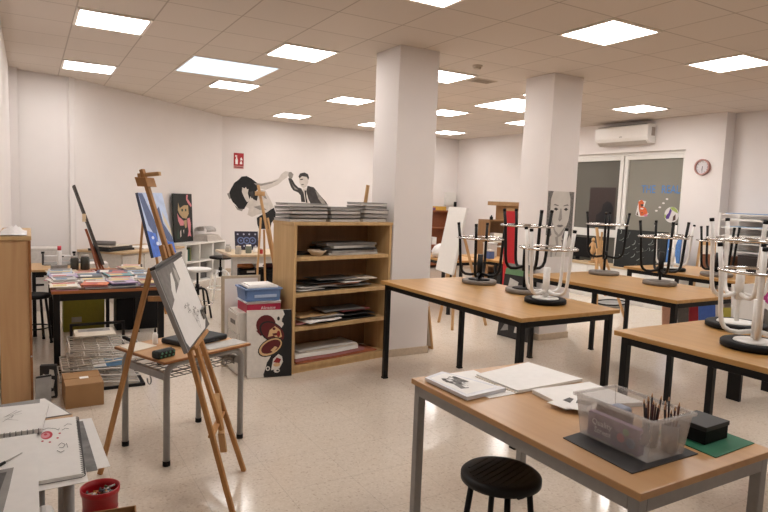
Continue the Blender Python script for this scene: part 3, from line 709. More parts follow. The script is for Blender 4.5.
sheet('card_sheet', 'charcoal grey card sheet under the plastic pencil box', 'card', [(1.285, -4.545), (1.635, -4.545), (1.66, -4.20), (1.305, -4.235)], FZ, .003, [CBD])
sheet('card_sheet', 'green card sheet under the black box at the right end of the foreground table', 'card', [(1.662, -4.592), (1.925, -4.58), (1.93, -4.36), (1.675, -4.34)], FZ, .003, [mat('green_card', (30, 104, 74), .6)])
t = thing('lidded_box', 'black lidded box on the green card at the right end of the foreground table', 'box', (1.80, -4.447, FZ+.0035), .03)
MB().box(-.075, .075, -.062, .062, 0, .048).build('box_base', BLACKP, t, .002)
MB().box(-.078, .078, -.065, .065, .0485, .066).build('lid', mat('black_lid', (34, 33, 34), .5), t, .002)
# translucent box -----------------------------------------------------
def frosted():
    m = bpy.data.materials.new('frosted_plastic'); m.use_nodes = True
    nt = m.node_tree; nt.nodes.clear(); N = nt.nodes.new
    o = N('ShaderNodeOutputMaterial'); mx = N('ShaderNodeMixShader'); tr = N('ShaderNodeBsdfTransparent'); p = N('ShaderNodeBsdfPrincipled')
    tc = N('ShaderNodeTexCoord'); n = N('ShaderNodeTexNoise'); n.inputs['Scale'].default_value = 12
    mr = N('ShaderNodeMapRange'); mr.inputs['To Min'].default_value = .21; mr.inputs['To Max'].default_value = .29
    nt.links.new(tc.outputs['Object'], n.inputs['Vector']); nt.links.new(n.outputs['Fac'], mr.inputs['Value']); nt.links.new(mr.outputs['Result'], mx.inputs['Fac'])
    p.inputs['Base Color'].default_value = (.95, .94, .93, 1); p.inputs['Roughness'].default_value = .25
    tr.inputs['Color'].default_value = (.95, .94, .93, 1)
    nt.links.new(tr.outputs[0], mx.inputs[1]); nt.links.new(p.outputs[0], mx.inputs[2]); nt.links.new(mx.outputs[0], o.inputs['Surface'])
    return m
FROST = frosted()
bc = Vector((1.492, -4.375, FZ+.0035))
t = thing('plastic_box', 'open translucent plastic storage box holding pencils on the foreground table', 'box', bc, math.radians(-1))
bh = .152; b0, b1 = (.094, .145), (.108, .165)
def ringq(a, b, z): return [Vector((-a, -b, z)), Vector((a, -b, z)), Vector((a, b, z)), Vector((-a, b, z))]
mb = MB()
def shell(mb, A, B, th):
    for i in range(4):
        j = (i+1) % 4; n = (A[j]-A[i]).cross(B[i]-A[i]).normalized()
        mb.obox(A[i], A[j]-A[i], (0, 0, 0), (0, 0, 0)) if 0 else None
        q = [A[i], A[j], B[j], B[i]]; q2 = [p-n*th for p in q]
        v = [mb.bm.verts.new(p) for p in q+q2]
        for f in ((0, 1, 2, 3), (7, 6, 5, 4), (0, 4, 5, 1), (1, 5, 6, 2), (2, 6, 7, 3), (3, 7, 4, 0)): mb._f([v[k] for k in f])
shell(mb, ringq(*b0, 0), ringq(b1[0]-.002, b1[1]-.002, bh), .0025)
mb.box(-b0[0]+.003, b0[0]-.003, -b0[1]+.003, b0[1]-.003, .0, .003)
mb.build('tub', FROST, t)
mb = MB(); a, b = b1; r = .008
mb.box(-a-r, a+r, -b-r, -b, bh-.012, bh).box(-a-r, a+r, b, b+r, bh-.012, bh).box(-a-r, -a, -b, b, bh-.012, bh).box(a, a+r, -b, b, bh-.012, bh)
mb.build('rim', FROST, t, .002)
PURP = mat('purple_tin', (92, 50, 100), .4, var=.08)
def inbox(x, y): 
    c_, s_ = math.cos(math.radians(-1)), math.sin(math.radians(-1)); return Vector((bc.x+x*c_-y*s_, bc.y+x*s_+y*c_, bc.z+.0035))
t = thing('sweet_tin', 'purple sweet box standing inside the translucent box, behind its long side', 'tin', inbox(-.074, .0), math.radians(-1))
MB().box(-.014, .014, -.105, .118, 0, .092).build('tin_body', PURP, t, .003)
text_part('lettering', 'Quality', .030, mat('lettering_white', (226, 214, 226), .5), t, (-.0146, .098, .050), (0, -1, 0), (0, 0, 1))
text_part('lettering', 'Street', .030, mat('lettering_white', (226, 214, 226), .5), t, (-.0146, .086, .022), (0, -1, 0), (0, 0, 1))
MB().cyl((-.0142, -.03, .04), (-.0152, -.03, .04), .016, k=16).build('sweet_picture', mat('sweet_pink', (186, 60, 96), .4), t)
MB().cyl((-.0142, -.072, .035), (-.0152, -.072, .035), .018, k=16).build('sweet_picture', mat('sweet_blue', (70, 96, 150), .4), t)
MB().cyl((-.0142, -.05, .066), (-.0152, -.05, .066), .013, k=16).build('sweet_picture', mat('sweet_green', (84, 124, 84), .4), t)
p = inbox(.0, .045)
t = thing('pencil_case', 'slim maroon case leaning inside the translucent box', 'case', p, math.radians(-1))
MB().obox((-.05, -.07, .0), (.022, 0, 0), (0, .15, 0), (.012, 0, .115)).build('case_body', mat('maroon_case', (70, 22, 28), .45), t, .003)
t = thing('eraser_block', 'grey-blue rounded block inside the far end of the translucent box', 'eraser', inbox(.045, .085), math.radians(-1))
MB().box(-.03, .03, -.035, .035, 0, .10).build('block', mat('blue_grey_felt', (150, 156, 172), .7), t, .015, 3)
for k, (cx, cy) in enumerate(((.035, -.055), (.062, -.112))):
    t = thing('pencil_cup', 'grey pencil cup in the translucent box, nearer the ' + ('middle' if k == 0 else 'front end'), 'cup', inbox(cx, cy))
    MB().lathe([(.024, 0), (.026, .002), (.029, .095), (.027, .095), (.024, .006), (.001, .005)], k=24).build('cup', mat('cup_smoke', (120, 118, 124), .3), t)
CPS = [(60, 20, 24), (44, 24, 24), (84, 30, 30), (50, 34, 30), (40, 22, 30), (96, 52, 30)]
cn = ['dark red', 'black-brown', 'brick red', 'brown', 'plum', 'rust brown']
for k, (cx, cy, n) in enumerate(((.035, -.055, 10), (.062, -.112, 7))):
    for i in range(n):
        a = 2*PI*i/n; r0, r1 = .012, .022+.006*(i % 2); hh = .132+.010*((i*7) % 4)
        b_ = inbox(cx, cy)+Z3*.007
        p0 = Vector((r0*math.cos(a), r0*math.sin(a), 0)); p1 = Vector((r1*math.cos(a+.1), r1*math.sin(a+.1), hh)); d = (p1-p0).normalized()
        q = thing('pencil', f'{cn[i % 6]} pencil standing point up in the ' + ('middle' if k == 0 else 'front') + ' pencil cup of the translucent box', 'pencil', b_, 0, 'pencils in the translucent box')
        MB().cyl(p0, p1, .0036, k=6).build('shaft', mat('pencil_%d' % (i % 6), CPS[i % 6], .4), q)
        MB().cyl(p1, p1+d*.014, .0036, .0010, 6).build('sharpened_tip', mat('pencil_wood', (206, 160, 120), .6), q)

# ================================================================== FRONT EASEL with clipped drawing board
def V3(*a): return Vector(a)
def easel(label, foot_l, foot_r, foot_b, m0, m1, apex, mats, wleg=.03, brace_z=.33, nm='easel'):
    """A-frame: two front legs, central mast m0->m1, back leg; points are world coordinates"""
    fl, fr, fb, m0, m1, apex = map(Vector, (foot_l, foot_r, foot_b, m0, m1, apex))
    c = (fl+fr+fb)/3; c.z = 0
    t = thing(nm, label, 'easel', c)
    fwd = (fl+fr)/2-fb; fwd.z = 0; fwd.normalize()
    lat = Z3.cross(fwd)
    up = lat
    for f, s in ((fl, -1), (fr, 1)):
        MB().bar(f-c, apex+lat*s*.038+fwd*.012-c, wleg, wleg*.75, lat).build('leg', mats, t, .003)
    MB().bar(fb-c, fb.lerp(apex-fwd*.035, .9)-c, wleg, wleg*.75, lat).build('leg', mats, t, .003)
    MB().bar(m0-c, m1-c, wleg*.8, wleg*1.05, lat).build('mast', mats, t, .003)
    k = brace_z/apex.z
    a, b = fl.lerp(apex-lat*.038, k), fr.lerp(apex+lat*.038, k)
    MB().bar(a-c+fwd*-.005, b-c+fwd*-.005, .03, .014, Z3).build('crossbar', mats, t, .002)
    return t, c, lat, fwd
FL, FR, FB = (.486, -2.908, 0), (.677, -2.474, 0), (-.046, -2.167, 0)
M0, M1 = Vector((.505, -2.627, .327)), Vector((.15, -2.331, 1.69))
t, c, lat, fwd = easel('tall wooden tripod easel holding the clipped drawing board, in front of the school desk', FL, FR, FB, M0, M1, (.243, -2.408, 1.30), PINE, .026, .36)
md = (M1-M0).normalized()
h = M0+md*1.375
mb = MB().obox(h-lat*.045-fwd*.03-md*.03-c, lat*.09, fwd*.06, md*.05); mb.build('clamp_block', PINE, t, .003)
MB().bar(h-fwd*.03+md*.03-c, h+fwd*.085+md*.045+lat*.02-c, .034, .02, Z3).build('clamp_arm', PINEL, t, .002)
h2 = M0+md*.73
MB().bar(h2-fwd*.02-c, Vector(FB).lerp(Vector((.243, -2.408, 1.30)), .775)-c, .028, .014, lat).build('brace', PINE, t, .002)
MB().bar(Vector(FR).lerp(Vector((.243, -2.408, 1.3)), .36)-c, M0-md*.02-lat*.015-c, .03, .02, Z3).bar(M0-lat*.016-md*.01-c, M0-lat*.016-md*.12+fwd*-.02-c, .035, .014, lat).build('bracket', PINEL, t, .002)
bl = Vector((.281, -2.829, .82)); BU = Vector((.4249, .9038, .0507)).normalized(); BV = Vector((-.344, .1095, .9326)); BV = (BV-BU*BV.dot(BU)).normalized()
BN = BU.cross(BV); led = bl-BV*.0205-BN*.045
MB().obox(led+BU*.10-c, BU*.32, BN*.055, BV*.018).build('canvas_ledge', PINE, t, .002)
# drawing board resting on the ledge
N_ = BN
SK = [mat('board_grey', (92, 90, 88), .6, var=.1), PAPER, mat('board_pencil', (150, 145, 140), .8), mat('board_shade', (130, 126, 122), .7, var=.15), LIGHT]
W_, H_ = .516, .423
fl_ = []
rr = random.Random(5)
for cx, cy in ((.42, .44), (.52, .42), (.48, .36), (.60, .30), (.66, .33), (.62, .24), (.70, .26), (.56, .20)):
    for i in range(7):
        a = rr.uniform(0, 6.28); fl_ += [(2, p) for p in stroke([(cx, cy), (cx+.04*math.cos(a), cy+.025*math.sin(a)), (cx+.05*math.cos(a+.5), cy+.035*math.sin(a+.5))], .006)]
for pts in ([(.44, .42), (.5, .28), (.55, .1)], [(.62, .28), (.6, .16), (.56, .08)]): fl_ += [(2, p) for p in stroke(pts, .006)]
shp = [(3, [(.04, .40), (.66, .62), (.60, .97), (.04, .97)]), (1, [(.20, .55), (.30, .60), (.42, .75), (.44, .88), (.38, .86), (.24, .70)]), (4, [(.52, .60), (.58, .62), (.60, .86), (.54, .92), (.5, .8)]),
       (1, [(.62, .96), (.985, .97), (.985, .14), (.80, .02), (.10, .02), (.05, .10), (.05, .52), (.20, .58), (.62, .74)]), ]+fl_
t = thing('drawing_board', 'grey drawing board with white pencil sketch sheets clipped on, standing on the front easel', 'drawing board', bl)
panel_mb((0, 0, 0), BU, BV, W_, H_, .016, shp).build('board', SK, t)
L = BU; o0 = Vector(); md = BV
mb = MB().obox(o0+md*(H_+.0005)-N_*.02, L*W_, md*.014, N_*.028); mb.build('top_rail', mat('dark_rail', (46, 42, 42), .5), t, .002)
MB().obox(o0-L*.0125-N_*.018, L*.012, md*H_, N_*.022).build('side_rail', mat('rail_grey', (150, 148, 146), .35, metal=.3), t, .002)
q = o0+L*(W_*.90)+md*.05
MB().obox(q-L*.028+N_*.0025, L*.05, md*.055, N_*.006).bar(q-L*.03+N_*.012+md*.05, q+L*.028+N_*.012+md*.06, .012, .012, N_).build('bulldog_clip', mat('clip_steel', (120, 118, 116), .3, metal=.7), t, .001)

# ================================================================== SCHOOL DESK behind the easel
DZ = .63; DR = math.radians(23.3)
t = thing('school_desk', 'small school desk with beech top, grey tube legs and wire basket behind the easel', 'desk', (.4625, -1.91, 0), DR)
DESKT = wood('desk_top_beech', (196, 150, 100), (180, 132, 84), .35, 'X', 5)
MB().box(-.315, .315, -.255, .255, DZ-.02, DZ).build('desk_top', DESKT, t, .006)
MB().box(-.3165, .3165, -.2565, .2565, DZ-.0175, DZ-.0035).build('edge_band', EDGE, t, .002)
for sy in (-1, 1):
    y = sy*.215
    arc = [(-.27, y, .012), (-.27, y, .50)]+[(-.27+.07*(1-math.cos(a)), y, .53+.07*math.sin(a)) for a in [PI/2*i/6 for i in range(7)]]
    arc2 = [(-x, yy, zz) for x, yy, zz in arc[::-1]]
    for sx, pts in ((-1, arc), (1, arc2)):
        l = MB().tube([(x, yy, zz-.005) for x, yy, zz in pts]+([] if sx > 0 else [(0, y, .595)]) if sx < 0 else [(0, y, .595)]+[(x, yy, zz-.005) for x, yy, zz in pts], .019, 10).build('leg', GREYM, t)
        MB().cyl((sx*.27, y, 0), (sx*.27, y, .03), .0215, k=10).build('foot_cap', BLACKP, l)
for sx in (-1, 1): MB().box(sx*.262-.012, sx*.262+.012, -.21, .21, .50, .545).build('side_rail', GREYM, t, .003)
mb = MB()
for i in range(8): mb.tube([(-.25, -.17+i*.05, .535), (-.24, -.17+i*.05, .50), (.24, -.17+i*.05, .50), (.25, -.17+i*.05, .535)], .003, 6)
for i in range(9): mb.tube([(-.24+i*.06, -.18, .499), (-.24+i*.06, .18, .499)], .003, 6)
mb.tube([(-.25, -.18, .535), (.25, -.18, .535), (.25, .18, .535), (-.25, .18, .535)], .004, 6, True)
mb.build('wire_basket', mat('basket_grey', (132, 128, 124), .4), t)
for sx in (-1, 1):
    MB().tube([(sx*.275, -.05+.02*math.cos(a), .475+.025*math.sin(a)) for a in [PI*.6+PI*1.5*i/10 for i in range(11)]], .004, 6).build('bag_hook', GREYM, t)
def on_desk(lx, ly): return Vector((.4625+lx*math.cos(DR)-ly*math.sin(DR), -1.91+lx*math.sin(DR)+ly*math.cos(DR), DZ+.0005))
p = Vector((.292, -2.165, DZ+.0005))
t = thing('pencil_pouch', 'green and black spotted pencil pouch at the near corner of the school desk', 'pouch', p, DR+.1)
mb = MB(); mb.box(-.062, .062, -.032, .032, 0, .045); mb.build('pouch_body', mat('pouch_black', (26, 34, 32), .7, var=.3), t, .012, 3)
mb = MB()
for i in range(4):
    for j in range(2):
        mb.m(0).cyl((-.042+.028*i+.006*j, -.0323, .013+.019*j), (-.042+.028*i+.006*j, -.0335, .013+.019*j), .0065, k=10)
mb.build('spots', mat('spot_green', (84, 150, 118), .6), t)
MB().box(-.056, .056, -.004, .004, .0452, .049).build('zip', mat('zip_grey', (110, 112, 110), .5), t)
t = thing('portfolio_bag', 'soft black portfolio bag lying on the school desk behind the drawing board', 'bag', on_desk(.10, .03), DR+.12)
mb = MB().box(-.17, .17, -.12, .12, 0, .034); mb.build('bag_body', mat('black_nylon', (24, 23, 25), .6, var=.2), t, .012, 3)
MB().tube([(-.06, -.121, .018), (-.055, -.15, .020), (.055, -.15, .020), (.06, -.121, .018)], .006, 8).build('handle', BLACKP, t)
sheet('paper_sheet', 'white and grey papers at the right end of the school desk', 'paper', [tuple(on_desk(x, y))[:2] for x, y in ((.02, -.225), (.30, -.235), (.305, -.10), (.02, -.105))], DZ+.0003, .003, [LIGHT])
sheet('paper_sheet', 'pale card sheet at the left back corner of the school desk', 'paper', [tuple(on_desk(x, y))[:2] for x, y in ((-.31, .05), (-.14, .08), (-.16, .24), (-.30, .23))], DZ+.0003, .003, [PAPER2])
t = thing('glue_bottle', 'small white glue bottle with black nozzle on the school desk', 'bottle', on_desk(-.12, .13))
MB().lathe([(.014, 0), (.016, .004), (.016, .06), (.008, .075)], k=18).build('bottle', PAPER, t)
MB().lathe([(.007, .0755), (.006, .09), (.002, .105)], k=14).build('nozzle', BLACKP, t)

# ================================================================== LEFT WALL: cabinet, sketch table, bucket, cartons
t = thing('tall_cabinet', 'tall birch side cabinet against the left wall, cut by the picture edge', 'cabinet', (-.455, -.78, 0))
CH_ = 1.225
MB().box(-.10, .097, 0, .95, .0, CH_-.03).build('carcass', wood('cabinet_beech', (206, 168, 124), (192, 150, 108), .45, 'Z', 5), t, .003)
MB().box(-.102, .102, -.012, .96, CH_-.029, CH_).build('top_board', BIRCH, t, .003)
MB().box(.082, .0985, -.010, -.0005, .004, CH_-.032).build('edge_strip', EDGE, t, .001)
MB().cyl((.09, -.0105, .36), (.09, -.016, .36), .006, k=10).build('hinge_pin', LIGHT, t)
mb = MB(); G = [[mb.bm.verts.new((-.55+.17*i/7, -.77+.5*j/8, CH_+.004+(.035*math.sin(PI*i/7)*(1+.6*math.sin(i*2.1+j*1.7)) if 0 < j < 8 else .004))) for i in range(8)] for j in range(9)]
for j in range(8):
    for i in range(7): mb._f([G[j][i], G[j][i+1], G[j+1][i+1], G[j+1][i]], True)
ob = solo('plastic_bag', mb, mat('white_bag', (226, 222, 220), .4, var=.05), 'crumpled white plastic bag lying on top of the tall birch cabinet', 'bag')
t = thing('side_table', 'small side table carrying the red flower sketchbook, right of the sketch table', 'table', (-.30, -3.36, 0))
MB().box(-.068, .072, -.36, .22, .678, .70).build('table_top', TOPG, t, .003)
for sy in (-1, 1): MB().cyl((.035, .37 if sy > 0 else -.22, 0), (.035, sy*.20-.02, .678), .017, k=12).build('leg', GREYM, t)
for sy in (-1, 1): MB().cyl((-.05, .37 if sy > 0 else -.22, 0), (-.05, sy*.20-.02, .678), .017, k=12).build('leg', GREYM, t)
t = thing('sketch_table', 'low table covered in sketchbooks at the lower left corner', 'table', (-.66, -3.64, 0))
MB().box(-.29, .285, -.66, .66, .672, .70).build('table_top', TOPG, t, .003)
for sx in (-1, 1):
    for sy in (-1, 1): MB().cyl((sx*.25, sy*.60, 0), (sx*.25, sy*.60, .672), .019, k=12).build('leg', GREYM, t)
LZ = .7005
GRS = mat('grey_sketch', (120, 118, 116), .8, var=.35, scale=18)
sheet('drawing_sheet', 'loose white sheet sticking out under everything at the right side of the sketch table', 'drawing', [(-.46, -3.70), (-.152, -3.70), (-.168, -3.225), (-.46, -3.225)], LZ, .0018, [PAPER])
sheet('drawing_sheet', 'grey smudged drawing beside the spiral of the red flower sketchbook', 'drawing', [(-.40, -3.72), (-.190, -3.715), (-.200, -3.25), (-.40, -3.25)], LZ+.0022, .0016, [GRS, PAPER])
sheet('drawing_sheet', 'white sheet just under the red flower sketchbook, its lower edge showing', 'drawing', [(-.55, -3.80), (-.222, -3.79), (-.226, -3.30), (-.55, -3.30)], LZ+.0042, .0016, [PAPER])
sheet('drawing_sheet', 'grey and white sheet reaching past the far end of the sketch table', 'drawing', [(-.52, -3.17), (-.232, -3.15), (-.318, -2.905), (-.52, -2.93)], LZ+.0002, .0016, [GREYPAPER, PAPER], [(1, [(.62, .02), (.98, .02), (.98, .98), (.9, .98)])])
def sketchbook(label, quad, z, th, shapes, mats, spiral, n, sr=.007):
    t = thing('sketchbook', label, 'sketchbook', (quad[0][0], quad[0][1], z))
    O = Vector((quad[0][0], quad[0][1], 0)); q = [Vector((x, y, 0))-O for x, y in quad]
    mb = MB(); mb.slab([p+Z3*th for p in q], th-.002)
    for i, (mi, poly) in enumerate(shapes):
        e = th+.0005+.00008*i
        mb.m(mi).face([(q[0]*(1-u)+q[1]*u)*(1-v)+(q[3]*(1-u)+q[2]*u)*v+Z3*e for u, v in poly])
    mb.build('pages', mats, t)
    mb = MB(); mb.slab([p+Z3*.0018 for p in q], .0018); mb.build('cover', FOLDG, t)
    a, b = q[spiral[0]], q[spiral[1]]; d = (b-a).normalized(); out = d.cross(Z3)
    if out.dot((q[0]+q[1]+q[2]+q[3])/4-a) > 0: out = -out
    mb = MB()
    for i in range(n):
        p = a.lerp(b, (i+.5)/n)+Z3*(th/2)
        mb.torus(p+out*.002, sr, .0016, 12, 5, d)
    mb.build('spiral_binding', mat('spiral_steel', (110, 108, 108), .35, metal=.6), t)
RF = mat('red_crayon', (196, 70, 84), .8, var=.2); RF2 = mat('pink_crayon', (218, 150, 156), .8, var=.1)
fs = [(1, ell(.40, .70, .10, .075)), (2, ell(.38, .70, .075, .05)), (1, ell(.38, .715, .03, .02))]+[(1, ell(u, v, .022, .012)) for u, v in ((.33, .60), (.58, .62), (.45, .565), (.62, .70))]
for pts in ([(.30, .80), (.42, .83), (.55, .80), (.60, .76), (.62, .80)], [(.66, .75), (.72, .78), (.78, .76)], [(.70, .82), (.76, .86), (.84, .84)], [(.58, .48), (.64, .52), (.70, .48), (.66, .43), (.60, .44)], [(.56, .40), (.62, .36), (.68, .38)], [(.72, .50), (.74, .42)]): fs += [(3, p) for p in stroke(pts, .008)]
fs = [(mi, [(.61+(u-.30)*.62, v) for u, v in poly]) for mi, poly in fs]
sketchbook('open spiral sketchbook with a small red flower drawing, on the right of the sketch table', [(-.52, -3.757), (-.236, -3.757), (-.222, -3.235), (-.52, -3.225)], LZ+.006, .013, fs, [PAPER, RF, RF2, INK], (1, 2), 34)
dr = [(1, [(.30, .10), (.83, .10), (.85, .3), (.875, .52), (.89, .69), (.30, .66)]), (2, [(.60, .12), (.74, .12), (.82, .4), (.86, .66), (.74, .66)]), (3, [(.45, .2), (.66, .22), (.76, .5), (.6, .56)])]
sheet('drawing_pad', 'big white pad with a dark grey drawing at its left, front of the sketch table', 'pad', [(-.93, -4.25), (-.352, -4.25), (-.352, -3.392), (-.93, -3.392)], LZ+.0205, .012, [PAPER, GREYPAPER, INK, FOLDG], dr)
t = thing('paint_brush', 'thin brush with black handle lying on the big white pad', 'brush', (-.44, -3.62, LZ+.038))
MB().cyl((-.05, -.06, 0), (0, 0, 0), .0055, .0045, 10).build('handle', BLACKP, t)
MB().cyl((0, 0, 0), (.045, .055, 0), .0028, .0018, 8).build('bristle_stem', LIGHT, t)
sk = []
rr = random.Random(11)
for i in range(22):
    a = rr.uniform(.40, .78); b = rr.uniform(.3, .7); sk += [(1, p) for p in stroke([(a, b), (a+rr.uniform(-.06, .06), b+rr.uniform(-.12, .12)), (a+rr.uniform(-.08, .08), b+rr.uniform(-.15, .15))], .006)]
sketchbook('spiral sketchbook with a faint pencil sketch, topmost at the far left of the sketch table', [(-.78, -3.378), (-.338, -3.378), (-.308, -3.09), (-.78, -3.07)], LZ+.026, .016, sk, [PAPER, mat('faint_pencil', (172, 168, 164), .8)], (0, 1), 26, .010)
solo('plastic_bag', MB().obox((-.365, -4.02, .50), (.05, 0, 0), (0, .18, 0), (.0, .0, .19)).obox((-.368, -3.99, .36), (.06, .02, 0), (-.02, .13, 0), (.005, .01, .16)), mat('bag_pale', (206, 202, 198), .5, var=.06), 'pale plastic bag hanging at the edge of the sketch table', 'bag', None, .02)
# red bucket of crayons
bk = (-.107, -2.86, 0)
t = thing('bucket', 'red plastic bucket filled with crayon stubs beside the sketch table', 'bucket', bk)
REDP = mat('red_plastic', (176, 24, 34), .3)
MB().lathe([(.058, 0), (.062, .004), (.076, .222), (.081, .225), (.083, .25), (.077, .25), (.073, .222), (.058, .012), (.002, .010)], k=36).build('pail', REDP, t)
MB().lathe([(.0705, .10), (.0745, .155), (.0755, .155), (.0715, .10)], k=36).build('label_band', mat('pale_red_band', (206, 120, 112), .4), t)
cc = [(40, 40, 44), (120, 120, 124), (210, 206, 200), (196, 140, 60), (150, 44, 44), (70, 72, 84), (176, 172, 166), (90, 92, 60)]
nm_ = ['black', 'grey', 'white', 'ochre', 'dark red', 'slate', 'pale grey', 'olive']
rr = random.Random(2)
for i in range(44):
    a = rr.uniform(0, 2*PI); r = .058*math.sqrt(rr.random()); z = .205+.012*(i % 3); q = rr.uniform(0, 2*PI)
    p = Vector((bk[0]+r*math.cos(a), bk[1]+r*math.sin(a), z)); d = Vector((math.cos(q), math.sin(q), rr.uniform(-.2, .3)))*.016
    solo('crayon_stub', MB().cyl(p-d, p+d, .0055, .0045, 7), mat('crayon_%d' % (i % 8), cc[i % 8], .6), nm_[i % 8]+' crayon stub lying in the red bucket', 'crayon', nm_[i % 8]+' stubs in the red bucket')
solo('crayon_heap', MB().lathe([(.056, .016), (.060, .10), (.068, .19), (.04, .197), (.001, .198)], (bk[0], bk[1], 0), 28), mat('stub_heap', (92, 88, 88), .8, var=.5, scale=60), 'grey mass of crayon stubs filling the red bucket', 'crayons', kind='stuff')
def carton(label, x, y, rz, w, d, h, open_top=False, tape=True):
    t = thing('cardboard_box', label, 'box', (x, y, 0), rz)
    th = .006
    mb = MB().box(-w/2, w/2, -d/2, d/2, 0, th).box(-w/2, w/2, -d/2, -d/2+th, th, h).box(-w/2, w/2, d/2-th, d/2, th, h).box(-w/2, -w/2+th, -d/2+th, d/2-th, th, h).box(w/2-th, w/2, -d/2+th, d/2-th, th, h)
    mb.build('carton_body', CARD, t, .002)
    if not open_top:
        MB().box(-w/2, w/2, -d/2, -.002, h+.0005, h+.005).build('flap', CARD, t, .001)
        MB().box(-w/2, w/2, .002, d/2, h+.0005, h+.007).build('flap', CARD, t, .001)
        MB().box(-.02, .04, -.03, .02, h+.0075, h+.0085).build('shipping_label', PAPER, t)
    return t
carton('closed brown cardboard box with a small white label beside the tall birch cabinet', -.04, -.815, .03, .25, .34, .165)
carton('open brown cardboard box at the bottom edge beside the red bucket', -.125, -3.215, -.12, .24, .26, .25, True)
board('portfolio', 'grey portfolio leaning between the tall cabinet and the brown cardboard box', 'portfolio', (-.345, -.93, .003), (1, .25, 0), (.02, .16, 1), .10, .235, .018, [GREYPAPER, DARK], [(1, [(0, .94), (1, .94), (1, 1), (0, 1)])])
board('tote_bag', 'black and white patterned bag behind the grey portfolio by the cardboard box', 'bag', (-.315, -.68, .003), (1, -.2, 0), (0, .05, 1), .11, .25, .05, [DARK, LIGHT], [(1, [(.1, .1), (.4, .05), (.5, .3), (.25, .35)]), (1, [(.5, .35), (.8, .3), (.9, .55), (.6, .6)]), (1, [(.15, .5), (.4, .45), (.45, .7), (.2, .75)]), (1, [(.55, .7), (.9, .68), (.85, .85), (.6, .88)]), (1, [(.6, .05), (.9, .08), (.85, .22), (.65, .2)])], None, .004)

# ================================================================== MAGAZINE TABLE and the left corner
AZ = .7155
mcol = [('white', (222, 216, 210)), ('pink', (206, 150, 160)), ('teal', (92, 148, 158)), ('navy', (62, 68, 96)), ('cream', (214, 200, 170)), ('ivory', (228, 222, 210)), ('pale grey', (190, 188, 186)),
        ('orange', (206, 112, 72)), ('dark grey', (96, 94, 96)), ('lilac', (170, 150, 186)), ('sky blue', (150, 176, 200)), ('beige', (200, 180, 150)), ('mauve', (176, 120, 130))]
rr = random.Random(21)
mm = {}
for nme, cc_ in mcol: mm[nme] = mat('cover_'+nme.replace(' ', '_'), cc_, .4, var=.12, scale=14)
ACC = [mat('cover_accent_%d' % i, c_, .45, var=.1) for i, c_ in enumerate(((226, 222, 216), (60, 60, 66), (190, 80, 70), (96, 130, 160), (214, 190, 120)))]
rows = [(.03, 'front edge'), (.29, 'second row'), (.55, 'third row'), (.81, 'fourth row'), (1.06, 'fifth row'), (1.29, 'back edge')]
lay = {(0, 0): ['pink', 'white'], (0, 1): ['pale grey', 'pink'], (0, 2): ['dark grey', 'pale grey', 'navy'], (0, 3): ['white', 'lilac']}
k = 0; seen = {}
ORD = ['on top of its pile', 'second in its pile', 'third in its pile', 'lowest in its pile']
for ri, (yy, rn) in enumerate(rows):
    for ci in range(4):
        base = lay.get((ri, ci)) or [(mcol[(ri*5+ci*3+q*4) % len(mcol)][0] if (q+ri+ci) % 2 else ('white', 'ivory', 'pale grey', 'cream')[(ri*3+ci+q) % 4]) for q in range(rr.choice((3, 3, 4)))]
        if (ri, ci) in lay: base = base+[mcol[(ri+ci*2+5) % 13][0]]
        xx = -.10+.225*ci
        if ri >= 4 and ci in (1, 2) or ri == 5 and ci == 0: continue
        for li, cn_ in enumerate(base):
            z = AZ+.0075*(2*li+(ri+ci) % 2)+.0004
            th = .0068
            w_, d_ = rr.choice(((.21, .27), (.20, .26), (.23, .28), (.19, .25)))
            x_, y_ = xx+rr.uniform(-.02, .02), yy+rr.uniform(-.02, .02)
            rz = rr.uniform(-.22, .22)+(PI/2 if rr.random() < .12 else 0)
            if ri == 0: y_ = max(y_, .05)
            q = rect(x_, y_, w_, d_, rz)
            sp = [(1, [(.08, .62), (.92, .62), (.92, .90), (.08, .90)]), (2, [(.12, .12), (.6, .12), (.6, .5), (.12, .5)])] if li == len(base)-1 else []
            a1 = ACC[(k) % 5]; a2 = ACC[(k+2) % 5]
            colw = ('left end', 'left half', 'right half', 'right end')[ci]
            pos = ORD[len(base)-1-li]
            lab = f'{cn_} magazine, {pos}, {rn}, {colw} of the magazine table'
            sheet('magazine', lab, 'magazine', q, z, th, [mm[cn_], a1, a2], sp, 'magazines piled on the table at the left'); k += 1
# tall table easel with a narrow dark canvas seen edge on
t = thing('table_easel', 'small reddish-brown table easel leaning back at the far side of the magazine table', 'easel', (.235, 1.10, AZ+.0003))
e0, e1 = Vector((.04, -.02, .0)), Vector((-.225, .10, .83))
d = (e1-e0).normalized(); RDW = wood('reddish_wood', (150, 84, 48), (118, 60, 34), .45, 'Z', 6)
MB().bar(e0+d*.02, e0+d*.47, .03, .022, (1, 0, 0)).build('mast', RDW, t, .002)
MB().bar((.0, -.10, .012), e0+d*.40, .022, .018, (1, 0, 0)).build('leg', RDW, t, .002)
MB().bar((.07, .10, .012), e0+d*.36, .022, .018, (1, 0, 0)).build('leg', RDW, t, .002)
MB().box(-.06, .11, -.13, -.09, 0, .02).box(-.05, .10, .09, .12, 0, .018).box(-.05, -.02, -.09, .09, 0, .018).box(.07, .10, -.09, .09, 0, .018).build('base_frame', mat('red_brown_base', (156, 66, 40), .5), t, .002)
cn0 = Vector((.235, 1.10, AZ))+e0+d*.06+Vector((.03, 0, .02))
solo('narrow_canvas', MB().bar(cn0, cn0+d*.85, .11, .022, (-.95, -.05, -.25)), [mat('canvas_dark_edge', (58, 50, 44), .6, var=.5, scale=22)], 'long dark narrow canvas leaning on the small table easel, seen edge on', 'canvas')
